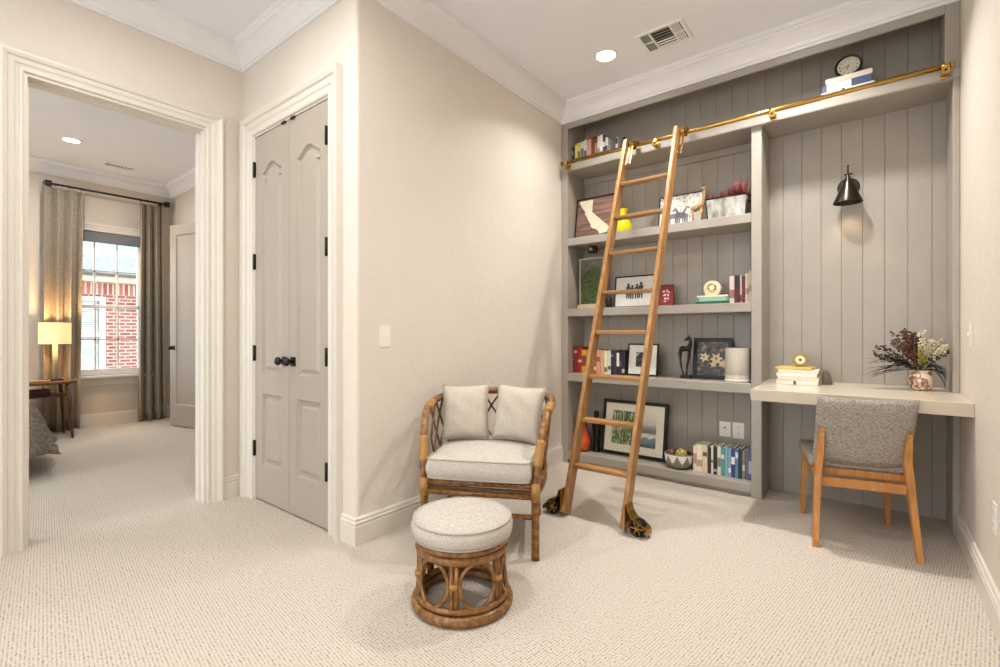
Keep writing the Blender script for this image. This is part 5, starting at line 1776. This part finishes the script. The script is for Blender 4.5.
# frame, legs, mattress; foot end towards the viewer (+x)
MB().box(-1.08, 1.05, -.84, .86, .20, .30, .01).build('frame', M['walnut'], bed)
for x in (-1.02, 1.015):
    for y in (-.79, .825):
        MB().tube([(x, y, 0), (x, y, .2)], [.018, .026], 12).build('leg', M['black'], bed)
MB().box(-1.08, 1.03, -.83, .84, .30, .54, .05, 3).build('mattress', colmat(226, 222, 214), bed)
MB().box(-1.16, -1.085, -.84, .84, .2, 1.15, .02).build('headboard', M['quilt'], bed)
# quilt: top sheet with a drop over side and foot, the corner spilling outward
m = MB(); bm = m.bm
nu, nv = 60, 50
rq_ = random.Random(4)
G_ = []
for i in range(nu + 1):
    row = []
    for jx in range(nv + 1):
        sx = -0.9 + 2.35 * i / nu      # along the bed and over the foot
        sy = -1.2 + 2.45 * jx / nv     # across and over the sides
        ex = max(0, sx - 1.06); ey = max(0, sy - .87); ey2 = max(0, -sy - .82)
        x, y, z = min(sx, 1.06), max(min(sy, .87), -.82), .565
        drop = max(ex, ey, ey2) if not (ex and (ey or ey2)) else max(ex, ey, ey2) * 1.0
        fl = .22 if sx > .1 else .06
        x += min(ex, .02) + fl * max(0, ex - .02) * (1 if not ey else .9)
        y += (min(ey, .02) + (fl + .42 * max(0, 1 - abs(sx - .40) / .8)) * max(0, ey - .02)) - (min(ey2, .02) + fl * max(0, ey2 - .02))
        z -= drop
        if ex and ey:
            y += .10 * min(ex, ey) * 2
            z = .565 - max(ex, ey)
        z = max(z, .095)
        w = .012 * math.sin(11 * sx + 5 * sy) + .010 * math.sin(17 * sy - 7 * sx)
        if ey: y += .010 * math.sin(13 * sx) * min(1, ey * 4)
        if ex: x += .020 * math.sin(16 * sy) * min(1, ex * 4)
        row.append(bm.verts.new((x, y, z + (w if not drop else w * .4))))
    G_.append(row)
for i in range(nu):
    for jx in range(nv):
        bm.faces.new((G_[i][jx], G_[i + 1][jx], G_[i + 1][jx + 1], G_[i][jx + 1])).smooth = True
q = m.build('quilt', M['quilt'], bed)
sd = q.modifiers.new('thickness', 'SOLIDIFY'); sd.thickness = .016; sd.offset = 1

# ================================================================ LIGHT
def area(name, loc, rot, size, power, col, shape='DISK', size_y=None, spread=PI):
    L = bpy.data.lights.new(name, 'AREA')
    L.shape = shape; L.size = size
    if size_y: L.size_y = size_y
    L.energy = power; L.color = col; L.spread = spread
    o = bpy.data.objects.new(name, L); COL.objects.link(o)
    o.location = loc; o.rotation_euler = rot
    return o
WARM = (1.0, 0.98, 0.95)
for i, (x, y, p) in enumerate(((-1.473, 3.063, 14), (-.42, 3.063, 23), (-1.473, .75, 15), (-2.42, .62, 11), (-.42, .75, 14), (-6.33, 1.085, 18), (-1.473, -1.6, 9), (-2.6, -1.6, 8), (-.42, -1.6, 9))):  # pair nearer the camera and the rear trio without fittings are added fill
    area('downlight_and_fill', (x, y, ZC - .011), (0, 0, 0), .12, p, WARM, spread=R(128 if y > 2 else 165))
pl = bpy.data.lights.new('lamp_bulb', 'POINT'); pl.energy = 26; pl.color = (1, .62, .28); pl.shadow_soft_size = .03
po = bpy.data.objects.new('lamp_bulb', pl); COL.objects.link(po); po.location = (-6.97, 1.06, .6025 + .56)
sl_ = bpy.data.lights.new('sconce_bulb', 'SPOT'); sl_.energy = 3.0; sl_.color = (1, .72, .42); sl_.shadow_soft_size = .02
sl_.spot_size = R(84); sl_.spot_blend = .6
so_ = bpy.data.objects.new('sconce_bulb', sl_); COL.objects.link(so_); so_.location = (-.135, YB - .080, 2.062 - .100)
# daylight: sky plus portals in the window openings, rear and side ones unseen fill
wd = bpy.data.worlds.new('sky'); SC.world = wd; wd.use_nodes = True
bgn = wd.node_tree.nodes['Background']
bgn.inputs['Color'].default_value = (0.86, 0.93, 1.0, 1)
bgn.inputs['Strength'].default_value = 6.0
for nm_, loc, rot, sx, sy in (('window_portal', (XWIN - .16, (WY0 + WY1) / 2, (WZ0 + WZ1) / 2), (0, R(-90), 0), WZ1 - WZ0, WY1 - WY0), ('unseen_rear_portal', ((BX0 + BX1) / 2, YBACK - .15, (BZ0 + BZ1) / 2), (R(90), 0, 0), BX1 - BX0, BZ1 - BZ0), ('added_side_portal', ((SX0 + SX1) / 2, YBL - .15, (SZ0 + SZ1) / 2), (R(90), 0, 0), SX1 - SX0, SZ1 - SZ0)):
    o = area(nm_, loc, rot, sx, 1, (1, 1, 1), 'RECTANGLE', sy)
    o.data.cycles.is_portal = True

# ================================================================ CAMERA
cam = bpy.data.cameras.new('camera')
cam.sensor_width = 36.0
cam.lens = 475.4 / 1000 * 36.0
cam.clip_start = 0.02
co_ = bpy.data.objects.new('camera', cam); COL.objects.link(co_)
co_.location = (0, 0, 1.107)
co_.rotation_euler = (R(90), 0, 0.6675)
SC.camera = co_
SC.view_settings.view_transform = 'Standard'
SC.view_settings.look = 'None'
SC.view_settings.exposure = 0.0
SC.view_settings.gamma = 1.0
SC.view_settings.use_curve_mapping = False
SC.cycles.max_bounces = 10
SC.cycles.diffuse_bounces = 6
SC.cycles.sample_clamp_indirect = 8
SC.cycles.caustics_reflective = False
SC.cycles.caustics_refractive = False
